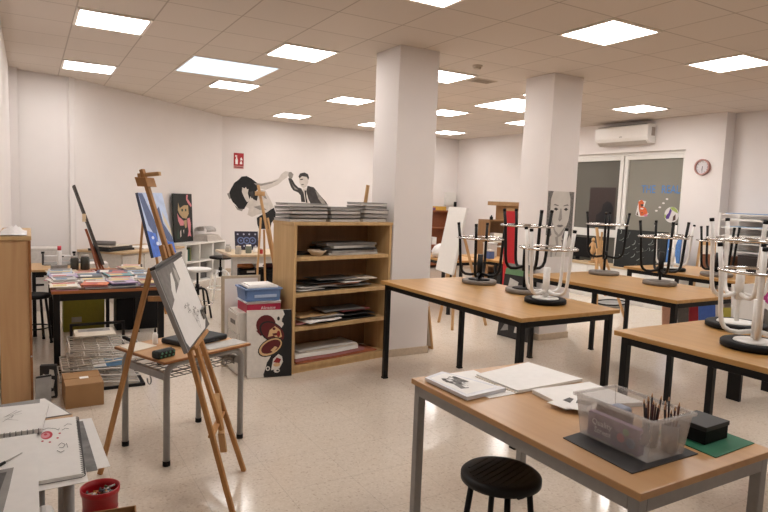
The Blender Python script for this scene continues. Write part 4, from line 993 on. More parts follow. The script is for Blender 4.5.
MB().box(-.135, -.10, .0, .012, .52, .60).build('hanging_tag', mat('tag_beige', (206, 182, 148), .7), t)
# jars and a bottle beside it
def jar(label, x, y, z, r, h, m, lid_m, cat='jar', lid_h=.015):
    t = thing('glass_jar', label, cat, (x, y, z))
    MB().lathe([(r*.9, 0), (r, .005), (r, h*.85), (r*.8, h)], k=20).build('body', m, t)
    MB().lathe([(r*.84, h+.0005), (r*.84, h+lid_h), (r*.2, h+lid_h+.001)], k=20).build('lid', lid_m, t)
GRJ = mat('dark_jar', (74, 76, 70), .25); CLR = mat('cloudy_jar', (186, 180, 170), .2, var=.15)
jar('dark grey-green jar beside the table easel on the magazine table', .14, 1.36, AZ+.0003, .045, .14, GRJ, LIGHT)
jar('second dark jar just left of the table easel on the magazine table', .04, 1.36, AZ+.0003, .04, .13, GRJ, LIGHT)
jar('white bottle with a bright red cap on the magazine table', -.10, 1.33, AZ+.0603, .022, .15, PAPER, mat('red_cap', (196, 40, 56), .4), 'bottle', .045)
t = thing('book', 'thick grey book lying under the red-capped bottle on the magazine table', 'book', (-.10, 1.34, AZ+.0003)); MB().box(-.08, .07, -.07, .07, 0, .0595).build('page_block', GREYPAPER, t)
# pale desk behind with the paper trimmer
steel_table('narrow tan desk behind the magazine table, carrying the paper trimmer', -.36, .40, 1.475, 2.12, .71, mat('tan_laminate', (196, 156, 108), .45), BLACKM, None, .024, .035, .012, .04)
TRB = mat('trimmer_bracket', (60, 60, 62), .5)
t = thing('paper_trimmer', 'white and grey paper trimmer with a roller on the tan desk, far left', 'trimmer', (-.085, 1.93, .7105))
MB().box(-.15, .15, -.10, .10, 0, .02).build('base', GREYM, t, .003)
MB().box(-.14, .14, -.03, .05, .05, .10).build('roller_housing', mat('trimmer_white', (204, 202, 200), .4), t, .006)
for sx in (-1, 1):
    MB().box(sx*.155-.01, sx*.155+.01, -.05, .06, 0, .125).build('end_bracket', TRB, t, .003)
    MB().cyl((sx*.155, 0, .125), (sx*.155, 0, .145), .018, k=12).build('knob', BLACKP, t)
MB().box(-.02, .05, -.033, -.0305, .085, .098).build('scale_mark', DARK, t)
for i, (x, y, w, d_, th, cn_, lab) in enumerate(((.20, 1.82, .26, .2, .03, 'cream', 'thick cream book on the tan desk right of the paper trimmer'), (.29, 1.62, .18, .24, .05, 'white', 'white paper ream at the right end of the tan desk'), (.20, 1.82, .24, .19, .025, 'dark grey', 'dark grey book topmost on the cream one on the tan desk'))):
    t = thing('book', lab, 'book', (x, y, .7105+(.0305 if i == 2 else 0))); MB().box(-w/2, w/2, -d_/2, d_/2, 0, th).build('page_block', mm[cn_], t, .002)
# boxes under the tables
t = thing('storage_box', 'yellow-green storage box under the tan desk, far left', 'box', (.15, 1.76, 0))
MB().box(-.21, .20, -.14, .14, 0, .36).build('body', mat('yellow_green_card', (134, 128, 30), .6), t, .004)
MB().box(-.215, .205, -.145, .145, .361, .42).build('lid', mat('yellow_green_lid', (146, 140, 40), .6), t, .004)
MB().box(-.13, -.03, -.1425, -.1405, .10, .16).build('label', mat('label_grey', (160, 156, 140), .7), t)
t = thing('plastic_crate', 'black plastic crate on the floor right of the yellow-green box', 'crate', (.68, 1.64, 0))
MB().box(-.22, .26, -.14, .14, 0, .36).build('body', BLACKP, t, .01)
MB().box(-.23, .275, -.15, .15, .361, .39).build('rim', BLACKP, t, .006)
# wire drying rack
t = thing('drying_rack', 'collapsed white wire drying rack under the front of the magazine table', 'rack', (.13, -.36, 0))
WR = mat('wire_white', (206, 200, 192), .4, var=.02)
rr = random.Random(4)
for k in range(6):
    z = .06+.052*k; sx = .012*k-.03+rr.uniform(-.02, .02); tl = rr.uniform(-.035, .035); x0, x1, y0, y1 = -.27+sx, .27+sx*.3, -.25, .22
    mb = MB()
    P = lambda x, y: (x, y, z+tl*(x/.27)+.0*y)
    mb.tube([P(x0, y0), P(x1, y0), P(x1, y1), P(x0, y1)], .007, 6, True)
    for i in range(1, 6): y = y0+(y1-y0)*i/6; mb.tube([P(x0, y), P(x1, y)], .0048, 6)
    for i in range(1, 5): x = x0+(x1-x0)*i/5; mb.tube([P(x, y0), P(x, y1)], .0048, 6)
    mb.build('wire_shelf', WR, t)
MB().box(-.24, .30, -.28, -.255, 0, .022).box(-.24, .30, .23, .25, 0, .022).box(-.24, -.215, -.255, .23, 0, .022).box(.275, .30, -.255, .23, 0, .022).build('base_frame', BLACKM, t, .002)
for x, y, h in ((-.205, .24, .44), (.20, .24, .44)): MB().box(x-.011, x+.011, y-.011, y+.011, .022, h).build('post', BLACKM, t, .002)
MB().box(-.205, .20, .229, .251, .42, .44).build('top_bar', BLACKM, t)
MB().bar((.17, .0, .35), (.27, -.16, .315), .022, .02).build('hinge_arm', BLACKM, t)
board('art_board', 'beige board with a printed strip laid on top of the wire rack', 'board', (-.06, -.40, .392), (1, 0, 0), (0, 1, .03), .30, .24, .008, [PAPER2, GREYPAPER, MID], [(1, [(.1, .55), (.9, .55), (.9, .95), (.1, .95)]), (2, [(.3, .65), (.7, .62), (.75, .8), (.35, .85)])])
board('art_board', 'blue printed sheet lying inside the wire rack', 'paper', (.06, -.57, .172), (1, 0, 0), (0, 1, 0), .26, .25, .003, [mat('blue_print', (96, 140, 178), .6, var=.15), PAPER], [(1, [(.0, .0), (.35, .0), (.35, 1), (.0, 1)])])
t = thing('filing_cabinet', 'low white metal cabinet against the far left corner', 'cabinet', (-.235, 3.12, 0))
MB().box(-.20, .20, -.18, .18, 0, .80).build('body', mat('cabinet_grey_white', (204, 198, 192), .45), t, .004)
for k in range(2):
    d_ = MB().box(-.19, .19, -.192, -.1805, .06+.36*k, .40+.36*k).build('drawer', mat('cabinet_drawer', (210, 204, 198), .45), t, .003)
    MB().box(-.09, .02, -.203, -.1925, .33+.0*k if k == 0 else .44, .355 if k == 0 else .465).build('handle', BLACKP, d_)

# ================================================================== COUNTER and white cube shelf along the slanted wall
WO = Vector((.17, 3.73, 0)); WE = Vector((.737, .676, 0)).normalized(); WN = Vector((.676, -.737, 0)).normalized()
def wl(s, p, z=0): return WO+WE*s+WN*p+Z3*z
AWL = math.atan2(WE.y, WE.x)
def wbox(mb, s0, s1, p0, p1, z0, z1, O):     # box in wall coordinates relative to O
    return mb.obox(wl(s0, p0, z0)-O, WE*(s1-s0), WN*(p1-p0), Z3*(z1-z0))
O = wl(.6, .4); t = thing('counter_unit', 'long low counter with tan top and pale doors along the slanted wall', 'counter', O)
wbox(MB(), .02, 1.42, .03, .80, .68, .71, O).build('counter_top', mat('counter_tan', (196, 166, 128), .45), t, .003)
wbox(MB(), .04, 1.40, .05, .76, .0, .6795, O).build('carcass', mat('counter_white', (200, 192, 182), .5), t)
for i in range(3):
    d_ = wbox(MB(), .05+.45*i, .485+.45*i, .761, .776, .04, .66, O).build('door', mat('counter_door', (206, 198, 188), .5), t, .003)
    wbox(MB(), .42+.45*i, .44+.45*i, .7765, .79, .40, .52, O).build('handle', GREYM, d_)
O = wl(2.6, .25); t = thing('cube_shelf', 'white cube shelf with open compartments along the slanted wall', 'shelf', O)
S0, S1, Pa, Pb, HS = 1.98, 3.22, .03, .42, .69
wbox(MB(), S0, S1, Pa, Pb, HS-.03, HS, O).build('top_board', WHITE, t, .002)
wbox(MB(), S0+.025, S1-.025, Pa, Pb, .0, .03, O).build('bottom_board', WHITE, t)
for s in (S0, S0+.405, S0+.81, S1-.025): wbox(MB(), s, s+.025, Pa, Pb, 0 if s in (S0, S1-.025) else .0305, HS-.0305, O).build('upright', WHITE, t)
wbox(MB(), S0+.026, S1-.026, Pa, Pa+.01, .031, HS-.031, O).build('back_panel', mat('shelf_back', (206, 200, 192), .6), t)
for i in range(3): wbox(MB(), S0+.0255+.405*i, S0+.4045+.405*i-.0005, Pa+.011, Pb, .345, .37, O).build('middle_board', WHITE, t)
bk_ = [('red', (176, 50, 46)), ('cream', (212, 198, 172)), ('orange', (204, 120, 60)), ('white', (222, 218, 212)), ('dark green', (36, 86, 66)), ('olive', (120, 120, 70))]
for i, (cn_, c_) in enumerate(bk_):
    o = wl(S0+.05+.048*i, .06, .3705)
    solo('book', MB().obox(o, WE*.036, WN*.24, Z3*(.20+.015*(i % 3))), mat('spine_'+cn_.replace(' ', '_'), c_, .5), cn_+' book standing in the upper left compartment of the white cube shelf', 'book', 'books in the white cube shelf')
for i, (cn_, c_) in enumerate((('dark red', (150, 30, 40)), ('pink', (200, 100, 110)), ('grey', (120, 118, 116)))):
    solo('book', MB().obox(wl(S0+.05+.06*i, .06, .0305), WE*.045, WN*.24, Z3*.24), mat('spine2_'+cn_.replace(' ', '_'), c_, .5), cn_+' book standing in the lower left compartment of the white cube shelf', 'book', 'books in the white cube shelf')
solo('folder_stack', MB().obox(wl(S0+.46, .07, .0305), WE*.30, WN*.26, Z3*.26).obox(wl(S0+.46, .07, .2905), WE*.28, WN*.26, Z3*.03), mat('dark_folders', (74, 72, 72), .6, var=.3), 'dark folders filling the lower middle compartment of the white cube shelf', 'folders')
# on top: black painting, roll of papers
DP = [mat('dp_black', (18, 24, 22), .5, var=.2), mat('dp_pink', (206, 130, 136), .6), mat('dp_tan', (176, 150, 112), .6), mat('dp_green', (46, 66, 54), .6), mat('dp_pale', (206, 196, 186), .6)]
shp = [(2, [(.25, .82), (.32, .70), (.55, .76), (.78, .76), (.80, .58), (.66, .48), (.45, .50), (.30, .58), (.22, .66)]), (1, [(.18, .60), (.28, .52), (.40, .48), (.55, .42), (.50, .34), (.32, .34), (.22, .44)]), (1, [(.70, .98), (.80, .98), (.76, .90), (.90, .82), (.98, .76), (.94, .72), (.78, .80), (.68, .88)]),
       (1, [(.70, .48), (.84, .50), (.90, .36), (.86, .20), (.90, .10), (.78, .12), (.70, .10), (.76, .22), (.72, .34)]), (4, [(.30, .22), (.36, .26), (.36, .12), (.30, .10)]), (4, [(.46, .24), (.52, .26), (.50, .16)]), (3, [(.12, .08), (.2, .3), (.28, .06)]), (2, [(.5, .44), (.68, .46), (.66, .30), (.58, .28)]), (3, ell(.45, .66, .05, .03)), (3, ell(.64, .66, .04, .03))]
board('flower_painting', 'tall black painting with pink and tan shapes standing against the slanted wall', 'painting', wl(2.04, .16, .693), WE, Vector((-.05*WN.x, -.05*WN.y, 1)), .53, .84, .03, DP, shp)
mb = MB()
for i in range(5): wbox(mb, 2.66+.01*i, 3.16-.02*i, .06+.01*i, .40-.01*i, .6905+.022*i, .7105+.022*i, Vector())
solo('paper_stack', mb, [mat('stacked_prints', (206, 198, 190), .7, var=.1)], 'stack of pale prints on the right end of the white cube shelf', 'papers', None, .004)
mb = MB(); G = []
for i in range(15):
    a = -.4+PI*1.25*i/14
    G.append([mb.bm.verts.new(wl(2.66+.30*j, .25+.13*math.cos(a), .885+.07*math.sin(a))) for j in range(2)])
for A, B in zip(G, G[1:]): mb._f([A[0], A[1], B[1], B[0]], True)
o = solo('rolled_poster', mb, mat('poster_grey', (176, 172, 168), .5, var=.2), 'large curled grey sheet lying on the stack of prints on the cube shelf', 'poster')
md_ = o.modifiers.new('thick', 'SOLIDIFY'); md_.thickness = .003
for i, (cn_, m_, s, p, w, d_, th, zz) in enumerate((('black', FOLD, .25, .42, .50, .36, .03, 0), ('white', PAPER, .85, .50, .45, .32, .02, 0), ('dark grey', FOLDG, .30, .40, .44, .30, .03, .0305), ('white', PAPER2, .22, .44, .40, .28, .014, .061))):
    solo('portfolio', MB().obox(wl(s-w/2, p-d_/2, .7105+zz), WE*w, WN*d_, Z3*th), m_, f'{cn_} portfolio lying on the tan counter, ' + ('lowest in the left pile', 'alone at the right end', 'second in the left pile', 'topmost of the left pile')[i], 'portfolio', 'portfolios on the tan counter')
solo('poster_tube', MB().cyl(wl(.0, .34, .823), wl(.12, .60, .823), .032, k=18), mat('tube_grey', (120, 114, 110), .6), 'grey cardboard tube lying on the portfolios of the tan counter', 'tube')
# blue painting on its own easel
q = [Vector((.971, 2.207, .738)), Vector((1.367, 2.826, .738))]; U = Vector((.5389, .8424, 0)).normalized(); V = Vector((-.2042, .1306, .9702)); V = (V-U*V.dot(U)).normalized(); W_, H_ = .735, .829
BM_ = [mat('bp_edge', (52, 58, 78), .6), mat('bp_sky', (176, 190, 216), .6, var=.12, scale=8), mat('bp_blue', (70, 110, 196), .6, var=.25, scale=14), mat('bp_slate', (78, 92, 128), .6, var=.15), mat('bp_pale', (206, 214, 230), .6), mat('bp_sand', (206, 192, 160), .6)]
shp = [(1, [(0, 0), (1, 0), (1, 1), (0, 1)]), (3, [(0, .99), (.16, .99), (.42, .5), (.34, .25), (.1, .5)]), (2, [(0, .42), (.30, .36), (.36, .16), (.5, .0), (0, .0)]), (3, [(.62, .74), (.72, .78), (.74, .5), (.98, .28), (1, .14), (.74, .22), (.58, .40)]), (5, [(.80, .70), (.90, .56), (1, .40), (1, .26), (.86, .44), (.78, .56)]),
       (2, [(.56, .30), (.78, .20), (1, .18), (1, 0), (.6, 0)]), (4, ell(.30, .20, .06, .03)), (4, ell(.82, .10, .09, .035)), (4, ell(.16, .30, .05, .025)), (4, ell(.42, .84, .14, .05))]
board('blue_painting', 'blue and white painted canvas standing on the easel beyond the magazine table', 'painting', q[0], U, V, W_, H_, .035, BM_, shp)
mid = (q[0]+q[1])/2; back = U.cross(V)*-1; hb = Vector((back.x, back.y, 0)).normalized(); ub = Vector((U.x, U.y, 0)).normalized()
b0 = Vector((mid.x, mid.y, 0))-hb*.10
easel('wooden easel carrying the blue painting', b0-ub*.22, b0+ub*.22, b0+hb*.50, mid+Z3*-.35+V*.0-U.cross(V)*.065, mid+V*(H_+.0)-U.cross(V)*.065, mid+V*(H_*.9)-U.cross(V)*.06, PINE, .028, .35)

# ================================================================== PALE TABLE beneath the mural, its easel and boxes
PZ = .8705
PB = [mat('mandala_dark', (36, 32, 52), .6), mat('mandala_blue', (96, 110, 150), .6), mat('mandala_grey', (170, 168, 186), .6)]
shp = []
for cx in (.25, .5, .75):
    for r in (.20, .13, .06): shp += [(1 if r != .13 else 0, ell(cx, .5, r*.8, r, 16))]
for cx in (.12, .38, .62, .88): shp += [(2, ell(cx, .2, .04, .05, 8)), (2, ell(cx, .84, .04, .05, 8))]
board('mandala_canvas', 'dark canvas with blue ring pattern leaning on the pale table below the mural', 'painting', (1.86, 1.72, PZ+.004), (.99, -.12, 0), (.02, .25, 1), .29, .235, .02, PB, shp)
jar('cream-lidded cloudy jar at the front corner of the pale table', 1.745, 1.22, PZ, .036, .08, CLR, mat('lid_cream', (214, 200, 176), .5))
jar('grey-green jar with white lid beside the cloudy one on the pale table', 1.90, 1.32, PZ, .036, .085, mat('jar_green', (110, 116, 104), .3), PAPER)
jar('small cloudy jar at the left end of the pale table', 1.72, 1.55, PZ, .034, .07, CLR, LIGHT)
jar('small red pot on the pale table beside the pale easel', 2.02, 1.22, PZ, .024, .055, mat('pot_red', (176, 50, 44), .4), mat('pot_lid', (206, 200, 190), .5))
jar('white paint pot at the right of the pale table', 2.02, 1.42, PZ, .032, .05, PAPER, LIGHT)
for i, (x, y) in enumerate(((1.92, 1.45), (2.24, 1.40))):
    t = thing('storage_bin', 'black storage bin under the pale table, '+('nearer the white stool' if i == 0 else 'nearer the birch shelf unit'), 'bin', (x, y, 0), 0, None)
    MB().box(-.13, .13, -.16, .16, 0, .63).build('body', BLACKP, t, .01); MB().box(-.14, .14, -.17, .17, .631, .67).build('lid', BLACKP, t, .008)
    MB().box(-.05, .05, -.1725, -.1705, .638, .662).build('label', LIGHT, t)
for i, (x, y, z, m_, lab) in enumerate(((1.90, 1.44, .671, mat('orange_cloth', (196, 130, 84), .8, var=.2), 'orange-tan cloth bundle on the left black bin'), (2.22, 1.40, .671, mat('plum_cloth', (90, 50, 58), .8, var=.2), 'plum cloth bundle on the right black bin'))):
    solo('cloth_bundle', MB().lathe([(.03, 0), (.09, .01), (.11, .03), (.08, .065), (.02, .08)], (x, y, z), 14), m_, lab, 'cloth')
solo('blue_bag', MB().box(2.30, 2.50, 2.70, 2.90, 0, .50), mat('blue_bag', (44, 84, 150), .6, var=.15), 'blue bag standing on the floor behind the pale table', 'bag', None, .03)
t, c, lat, fwd = easel('pale pine easel standing in front of the pale table and mural', (1.69, .46, 0), (2.06, .36, 0), (1.95, .78, 0), (2.02, .60, .55), (1.83, .80, 1.68), (1.885, .74, 1.32), PINEL, .028, .5)
MB().obox(Vector((1.846, .775, 1.58))-Vector((.05, .02, .02))-c, (.10, 0, 0), (0, .05, 0), (0, 0, .05)).build('clamp_block', PINEL, t, .003)

# ================================================================== BETWEEN AND BEHIND THE COLUMNS
# portrait on the far column
PO = [mat('portrait_paper', (206, 200, 192), .7, var=.06, scale=6), mat('portrait_hair', (112, 108, 104), .7, var=.45, scale=46), mat('portrait_shade', (160, 154, 148), .7, var=.1), mat('portrait_ink', (52, 50, 50), .7), mat('portrait_mid', (128, 122, 118), .7, var=.15)]
shp = [(1, [(0, 1), (.20, 1), (.12, .88), (.12, .62), (.17, .45), (.22, .34), (.14, .30), (0, .34)]), (1, [(.80, 1), (1, 1), (1, .26), (.92, .34), (.80, .18), (.62, .30), (.72, .42), (.84, .56), (.88, .74), (.86, .9)]),
       (2, [(.16, .68), (.20, .50), (.34, .36), (.48, .30), (.62, .34), (.76, .48), (.70, .46), (.5, .34), (.36, .40), (.24, .52)]), (4, [(.22, .79), (.42, .775), (.42, .79), (.28, .81)]), (4, [(.60, .775), (.82, .79), (.76, .81), (.62, .79)]),
       (3, [(.24, .73), (.32, .755), (.42, .73), (.34, .705)]), (3, [(.62, .73), (.72, .755), (.80, .73), (.72, .705)]), (2, [(.49, .74), (.54, .74), (.58, .58), (.50, .54), (.44, .57)]), (4, [(.44, .575), (.50, .555), (.58, .58), (.52, .565)]),
       (4, [(.38, .475), (.46, .495), (.52, .488), (.58, .497), (.66, .475), (.56, .455), (.46, .455)]), (3, [(.39, .474), (.52, .478), (.65, .474), (.52, .470)]), (2, [(.36, .30), (.44, .14), (.40, .02), (.44, .02), (.50, .20), (.46, .32)]), (4, [(.60, .26), (.70, .12), (.66, .0), (.72, .0), (.78, .16), (.70, .26)]), (2, [(.2, .2), (.3, .1), (.28, .0), (.22, .0)])]
board('portrait_drawing', 'large pencil portrait of a long-haired woman stuck on the far column', 'drawing', (4.748, -.6815, .98), (1, 0, 0), (0, 0, 1), .42, .76, .0012, PO, shp)
# canvases leaning on the far column
for i, (cn_, m_, y0, x1, h_, w_) in enumerate((('black and white painted', DARK, -.40, 4.50, .74, .46), ('green', mat('canvas_green', (104, 142, 100), .6), -.36, 4.545, .80, .40), ('grey', MID, -.33, 4.59, .86, .42), ('teal', mat('canvas_teal', (96, 158, 152), .6), -.30, 4.635, .82, .38))):
    sh = [(1, [(.1, .5), (.4, .45), (.5, .9), (.2, .95)]), (1, [(.55, .1), (.9, .12), (.8, .5), (.6, .4)]), (2, [(.1, .08), (.35, .12), (.3, .3)])] if i == 0 else []
    board('leaning_canvas', f'{cn_} canvas leaning on the left side of the far column', 'canvas', (x1-.025, y0+.14, .004), (.10, -1, 0), (.10, .01, 1), w_, h_, .022, [m_, LIGHT, MID], sh, 'canvases leaning on the far column')
board('leaning_canvas', 'small canvas with pale wooden edge leaning on the right side of the near column', 'canvas', (3.30, -.20, .004), (.05, -1, 0), (-.16, 0, 1), .36, .47, .018, [PINEL, PAPER2], [(1, [(.06, .06), (.94, .06), (.94, .94), (.06, .94)])])
# white panel on an easel
t = thing('display_panel', 'tall blank white panel leaning back on an easel between the two columns', 'panel', (4.11, .39, .692))
U = Vector((-.2622, -.9635, 0)).normalized(); V = Vector((.1724, -.0469, .985)); V = (V-U*V.dot(U)).normalized()
if U.cross(V).dot(Vector((-1, 0, 0))) < 0: U = -U
panel_mb(-U*.29, U, V, .584, .828, .03).build('panel_face', mat('panel_blank_white', (228, 224, 218), .6, var=.01), t, .002)
Nn = U.cross(V); ctr = Vector((4.11, .39, .692)); hn = Vector((Nn.x, Nn.y, 0)).normalized()
easel('pine easel with crossed feet holding the blank white panel between the columns', Vector((ctr.x, ctr.y, 0))+U*.24-hn*.06, Vector((ctr.x, ctr.y, 0))-U*.24-hn*.06, Vector((ctr.x, ctr.y, 0))-hn*.62, ctr-Nn*.062-V*.25, ctr-Nn*.062+V*.75, ctr-Nn*.065+V*.62, PINEL, .032, .28)
# work tables and shelves by the back wall
steel_table('tan table on black legs behind the blank white panel', 4.62, 5.30, .95, 2.0, .76, TOP, BLACKM, None)
steel_table('tan table on black legs in front of the small birch bookcase, behind the far column', 5.35, 6.15, .70, 1.75, .76, TOP, BLACKM, None)
solo('plastic_bag', MB().lathe([(.05, 0), (.13, .02), (.15, .09), (.11, .16), (.04, .20)], (4.80, 1.40, .7605), 16), mat('white_bag', (226, 222, 220), .4), 'white plastic bag lying on the tan table behind the blank white panel', 'bag')
solo('cardboard_box', MB().box(4.68, 4.86, 1.02, 1.20, .7605, .90), CARD, 'small tan carton on the tan table behind the blank white panel', 'box', None, .003)
for i, (cn_, m_, x, y, w, d_, h_) in enumerate((('pale grey', LIGHT, 5.62, 1.30, .16, .14, .22), ('blue', mat('blue_tin', (70, 96, 150), .5), 5.46, 1.10, .09, .09, .13), ('white', PAPER, 5.75, 1.0, .20, .14, .09), ('brown', CARD, 5.92, 1.3, .16, .2, .16), ('cream', PAPER2, 5.60, .86, .12, .10, .11))):
    t = thing('paint_tub', f'{cn_} lidded tub on the tan table in front of the small birch bookcase', 'tub', (x, y, .7605))
    MB().box(-w/2, w/2, -d_/2, d_/2, 0, h_-.02).build('tub', m_, t, .008); MB().box(-w/2-.004, w/2+.004, -d_/2-.004, d_/2+.004, h_-.0195, h_).build('lid', LIGHT, t, .003)
def bookcase(name, label, x, y, rz, w, d, h, shelves, m):
    t = thing(name, label, 'bookcase', (x, y, 0), rz)
    for sx in (-1, 1): MB().box(sx*(w/2-.0125)-.0125, sx*(w/2-.0125)+.0125, -d/2, d/2, 0, h-.026).build('side_panel', m, t)
    MB().box(-w/2, w/2, -d/2, d/2, h-.025, h).build('top_board', m, t)
    for z in shelves: MB().box(-w/2+.026, w/2-.026, -d/2+.005, d/2-.012, z-.022, z).build('shelf_board', m, t)
    MB().box(-w/2+.026, w/2-.026, d/2-.011, d/2, 0, h-.026).build('back_panel', m, t)
    return t
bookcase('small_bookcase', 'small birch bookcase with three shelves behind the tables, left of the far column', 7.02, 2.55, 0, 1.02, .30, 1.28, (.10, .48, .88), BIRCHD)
for i, (cn_, m_, x, z, w, h_) in enumerate((('dark blue', mat('item_blue', (40, 52, 110), .5), 7.20, .8805, .30, .10), ('cream', PAPER2, 6.77, .8805, .2, .16), ('white', PAPER, 6.97, .4805, .30, .14), ('black', FOLD, 6.84, .1005, .34, .22), ('grey', MID, 7.20, .1005, .30, .26))):
    solo('storage_carton', MB().box(x-w/2, x+w/2, 2.45, 2.66, z, z+h_), m_, f'{cn_} small carton on a shelf of the small birch bookcase', 'carton', None, .004)
solo('cardboard_box', MB().box(6.88, 7.46, 2.42, 2.68, 1.281, 1.53), CARD, 'brown cardboard box on top of the small birch bookcase', 'box', None, .004)
solo('flat_carton', MB().box(6.70, 7.48, 2.38, 2.70, 1.531, 1.60), mat('carton_lid', (150, 116, 80), .8, var=.08), 'long brown carton lying across the cardboard box on the small bookcase', 'box', None, .003)
solo('ink_bottle', MB().lathe([(.03, 0), (.03, .05), (.012, .06), (.012, .08)], (6.60, 2.46, 1.281), 14), BLACKP, 'small black bottle at the left end of the small bookcase top', 'bottle')
board('red_panel', 'tall red panel standing upright just left of the far column', 'panel', (5.11, .36, .004), (1, 0, 0), (0, .04, 1), .21, 1.475, .03, [mat('red_board', (196, 36, 44), .5, var=.03)])
bookcase('wall_shelf_unit', 'dark reddish-brown bookcase against the back wall right of the near column', 7.90, 5.95, 0, .95, .32, 1.35, (.10, .55, .95), mat('reddish_brown', (150, 88, 54), .5, var=.1))
for i, (cn_, m_, x, z, w, h_) in enumerate((('yellow', mat('yellow_box', (206, 160, 60), .5), 7.95, 1.3505, .30, .09), ('purple', mat('plum_box', (120, 70, 110), .5), 7.70, 1.3505, .18, .06), ('white', PAPER, 7.80, .5505, .12, .17))):
    solo('storage_carton', MB().box(x-w/2, x+w/2, 5.85, 6.05, z, z+h_), m_, f'{cn_} small carton in the dark reddish-brown bookcase', 'carton', None, .004)
t = thing('wall_box', 'white wall-mounted box with a black speaker beside it near the back corner', 'box', (8.45, 6.198, 1.42)); MB().box(-.17, .12, -.09, 0, .05, .36).build('cover', WHITE, t, .005); MB().box(.05, .11, -.13, -.0905, .02, .14).build('speaker', BLACKP, t, .004)

# ================================================================== WINDOW SIDE
GXW = 8.735
WS = [mat('decal_blue', (62, 122, 186), .5, var=.03), mat('decal_orange', (206, 96, 48), .5, var=.2, scale=40), mat('decal_white', (214, 208, 204), .5), mat('decal_purple', (84, 50, 130), .5), mat('decal_green', (160, 176, 96), .5), mat('decal_pink', (196, 120, 150), .5), mat('decal_brown', (80, 54, 46), .5)]
gx = 8.743
t = thing('window_lettering', 'blue lettering on the right window pane', 'lettering', (gx, 1.10, 1.84))
text_part('letters', 'THE', .19, WS[0], t, (-.0005, .0, .0), (0, -1, 0), (0, 0, 1)).scale = (.80, 1, 1)
text_part('letters', 'REAL.', .19, WS[0], t, (-.0005, -.385, .0), (0, -1, 0), (0, 0, 1)).scale = (.80, 1, 1)
def decal(name, label, y0, z0, w, h, polys):
    mb = MB()
    for i, (mi, poly) in enumerate(polys):
        mb.m(mi).slab([(gx-.0008-.0002*i, y0-u*w, z0+v*h) for u, v in poly], .0004)
    solo(name, mb, WS, label, 'sticker')
decal('window_sticker', 'orange and white animal-shaped sticker on the right window pane', 1.19, 1.43, .34, .30, [(2, [(.05, .1), (.12, .6), (.2, .95), (.6, .9), (.5, .5), (.8, .2), (.6, .02), (.3, .0)]), (1, [(.15, .85), (.35, .98), (.5, .8), (.42, .62), (.62, .5), (.75, .22), (.55, .08), (.34, .05), (.25, .3), (.2, .55)]), (6, [(.28, .72), (.46, .74), (.48, .62), (.34, .58)]), (2, [(.30, .52), (.5, .5), (.44, .42), (.32, .44)]), (6, [(.08, .12), (.22, .06), (.14, .3)]), (5, [(.55, .02), (.75, .06), (.72, .16), (.56, .14)]), (6, ell(.42, .24, .04, .04, 10))])
for i, (y, z) in enumerate(((.80, 1.53), (.74, 1.59), (.68, 1.66), (.62, 1.73))): decal('window_sticker', 'small pale fleck on the right window pane, '+('lowest', 'second', 'third', 'topmost')[i]+' of the rising row', y, z, .05, .03, [(2, ell(.5, .5, .5, .5, 10, .6))])
decal('window_sticker', 'round purple, green and white sticker on the right window pane', .62, 1.36, .26, .26, [(2, ell(.5, .5, .5, .5, 24)), (4, [(.35, .95), (.6, 1), (.85, .85), (.95, .6), (.7, .7), (.5, .8)]), (3, [(.15, .2), (.1, .4), (.28, .6), (.38, .9), (.5, .75), (.42, .5), (.34, .25)]), (4, [(0, .3), (.12, .25), (.12, .5), (.02, .5)]), (6, [(.6, .1), (.8, .2), (.78, .55), (.62, .4)])])
board('dark_pane_panel', 'dark reddish-brown rectangle on the left window pane, with a darker shape', 'poster', (gx-.0012, 2.20, 1.20), (0, -1, 0), (0, 0, 1), .58, .73, .001, [mat('pane_panel_dark', (52, 40, 38), .4), mat('pane_panel_black', (20, 20, 24), .4)], [(1, [(.30, 0), (.95, 0), (.95, .5), (.85, .62), (.7, .66), (.55, .58), (.5, .4), (.3, .3)])])  # thin dark rectangle with a blacker shape, set just before the glass
# low cabinets under the window with the scribbled canvas and wooden models
t = thing('low_cabinet', 'long low white cabinet with tan top beneath the windows', 'cabinet', (8.30, 1.15, 0))
MB().box(-.22, .22, -1.35, 1.6, .56, .59).build('top_board', mat('sill_tan', (196, 172, 138), .5), t, .002)
MB().box(-.20, .22, -1.34, 1.59, 0, .5595).build('carcass', WHITE, t)
for i in range(5): MB().box(-.215, -.2005, -1.33+.586*i, -1.33+.586*i+.57, .03, .54).build('door', WHITE, t, .003)
SC = [mat('scribble_black', (20, 24, 24), .45), mat('scribble_white', (150, 156, 150), .6)]
rr = random.Random(8); shp = []
for i in range(34):
    u, v = rr.uniform(.06, .9), rr.uniform(.06, .9); L_ = rr.uniform(.06, .22); a = rr.uniform(-.3, 1.1)
    pts = [(u+L_*k/4*math.cos(a+.18*k), v+L_*k/4*math.sin(a+.18*k)) for k in range(5)]
    pts = [(min(max(x, .01), .99), min(max(y, .01), .99)) for x, y in pts]
    shp += [(1, p) for p in stroke(pts, rr.choice((.004, .008, .012)))]
board('scribbled_canvas', 'large black canvas with white scribbles standing below the right window pane', 'painting', (8.12, 1.06, .5925), (0, -1, 0), (.06, 0, 1), .93, .63, .03, SC, shp)
board('blue_canvas', 'narrow blue and white canvas standing right of the black scribbled canvas', 'painting', (8.14, .12, .5925), (0, -1, 0), (.05, 0, 1), .22, .60, .025, [mat('bc_blue', (74, 120, 180), .6, var=.2), PAPER], [(1, [(.1, .6), (.6, .7), (.8, .95), (.3, .98)]), (1, [(.3, .2), (.8, .3), (.7, .45), (.2, .4)])])
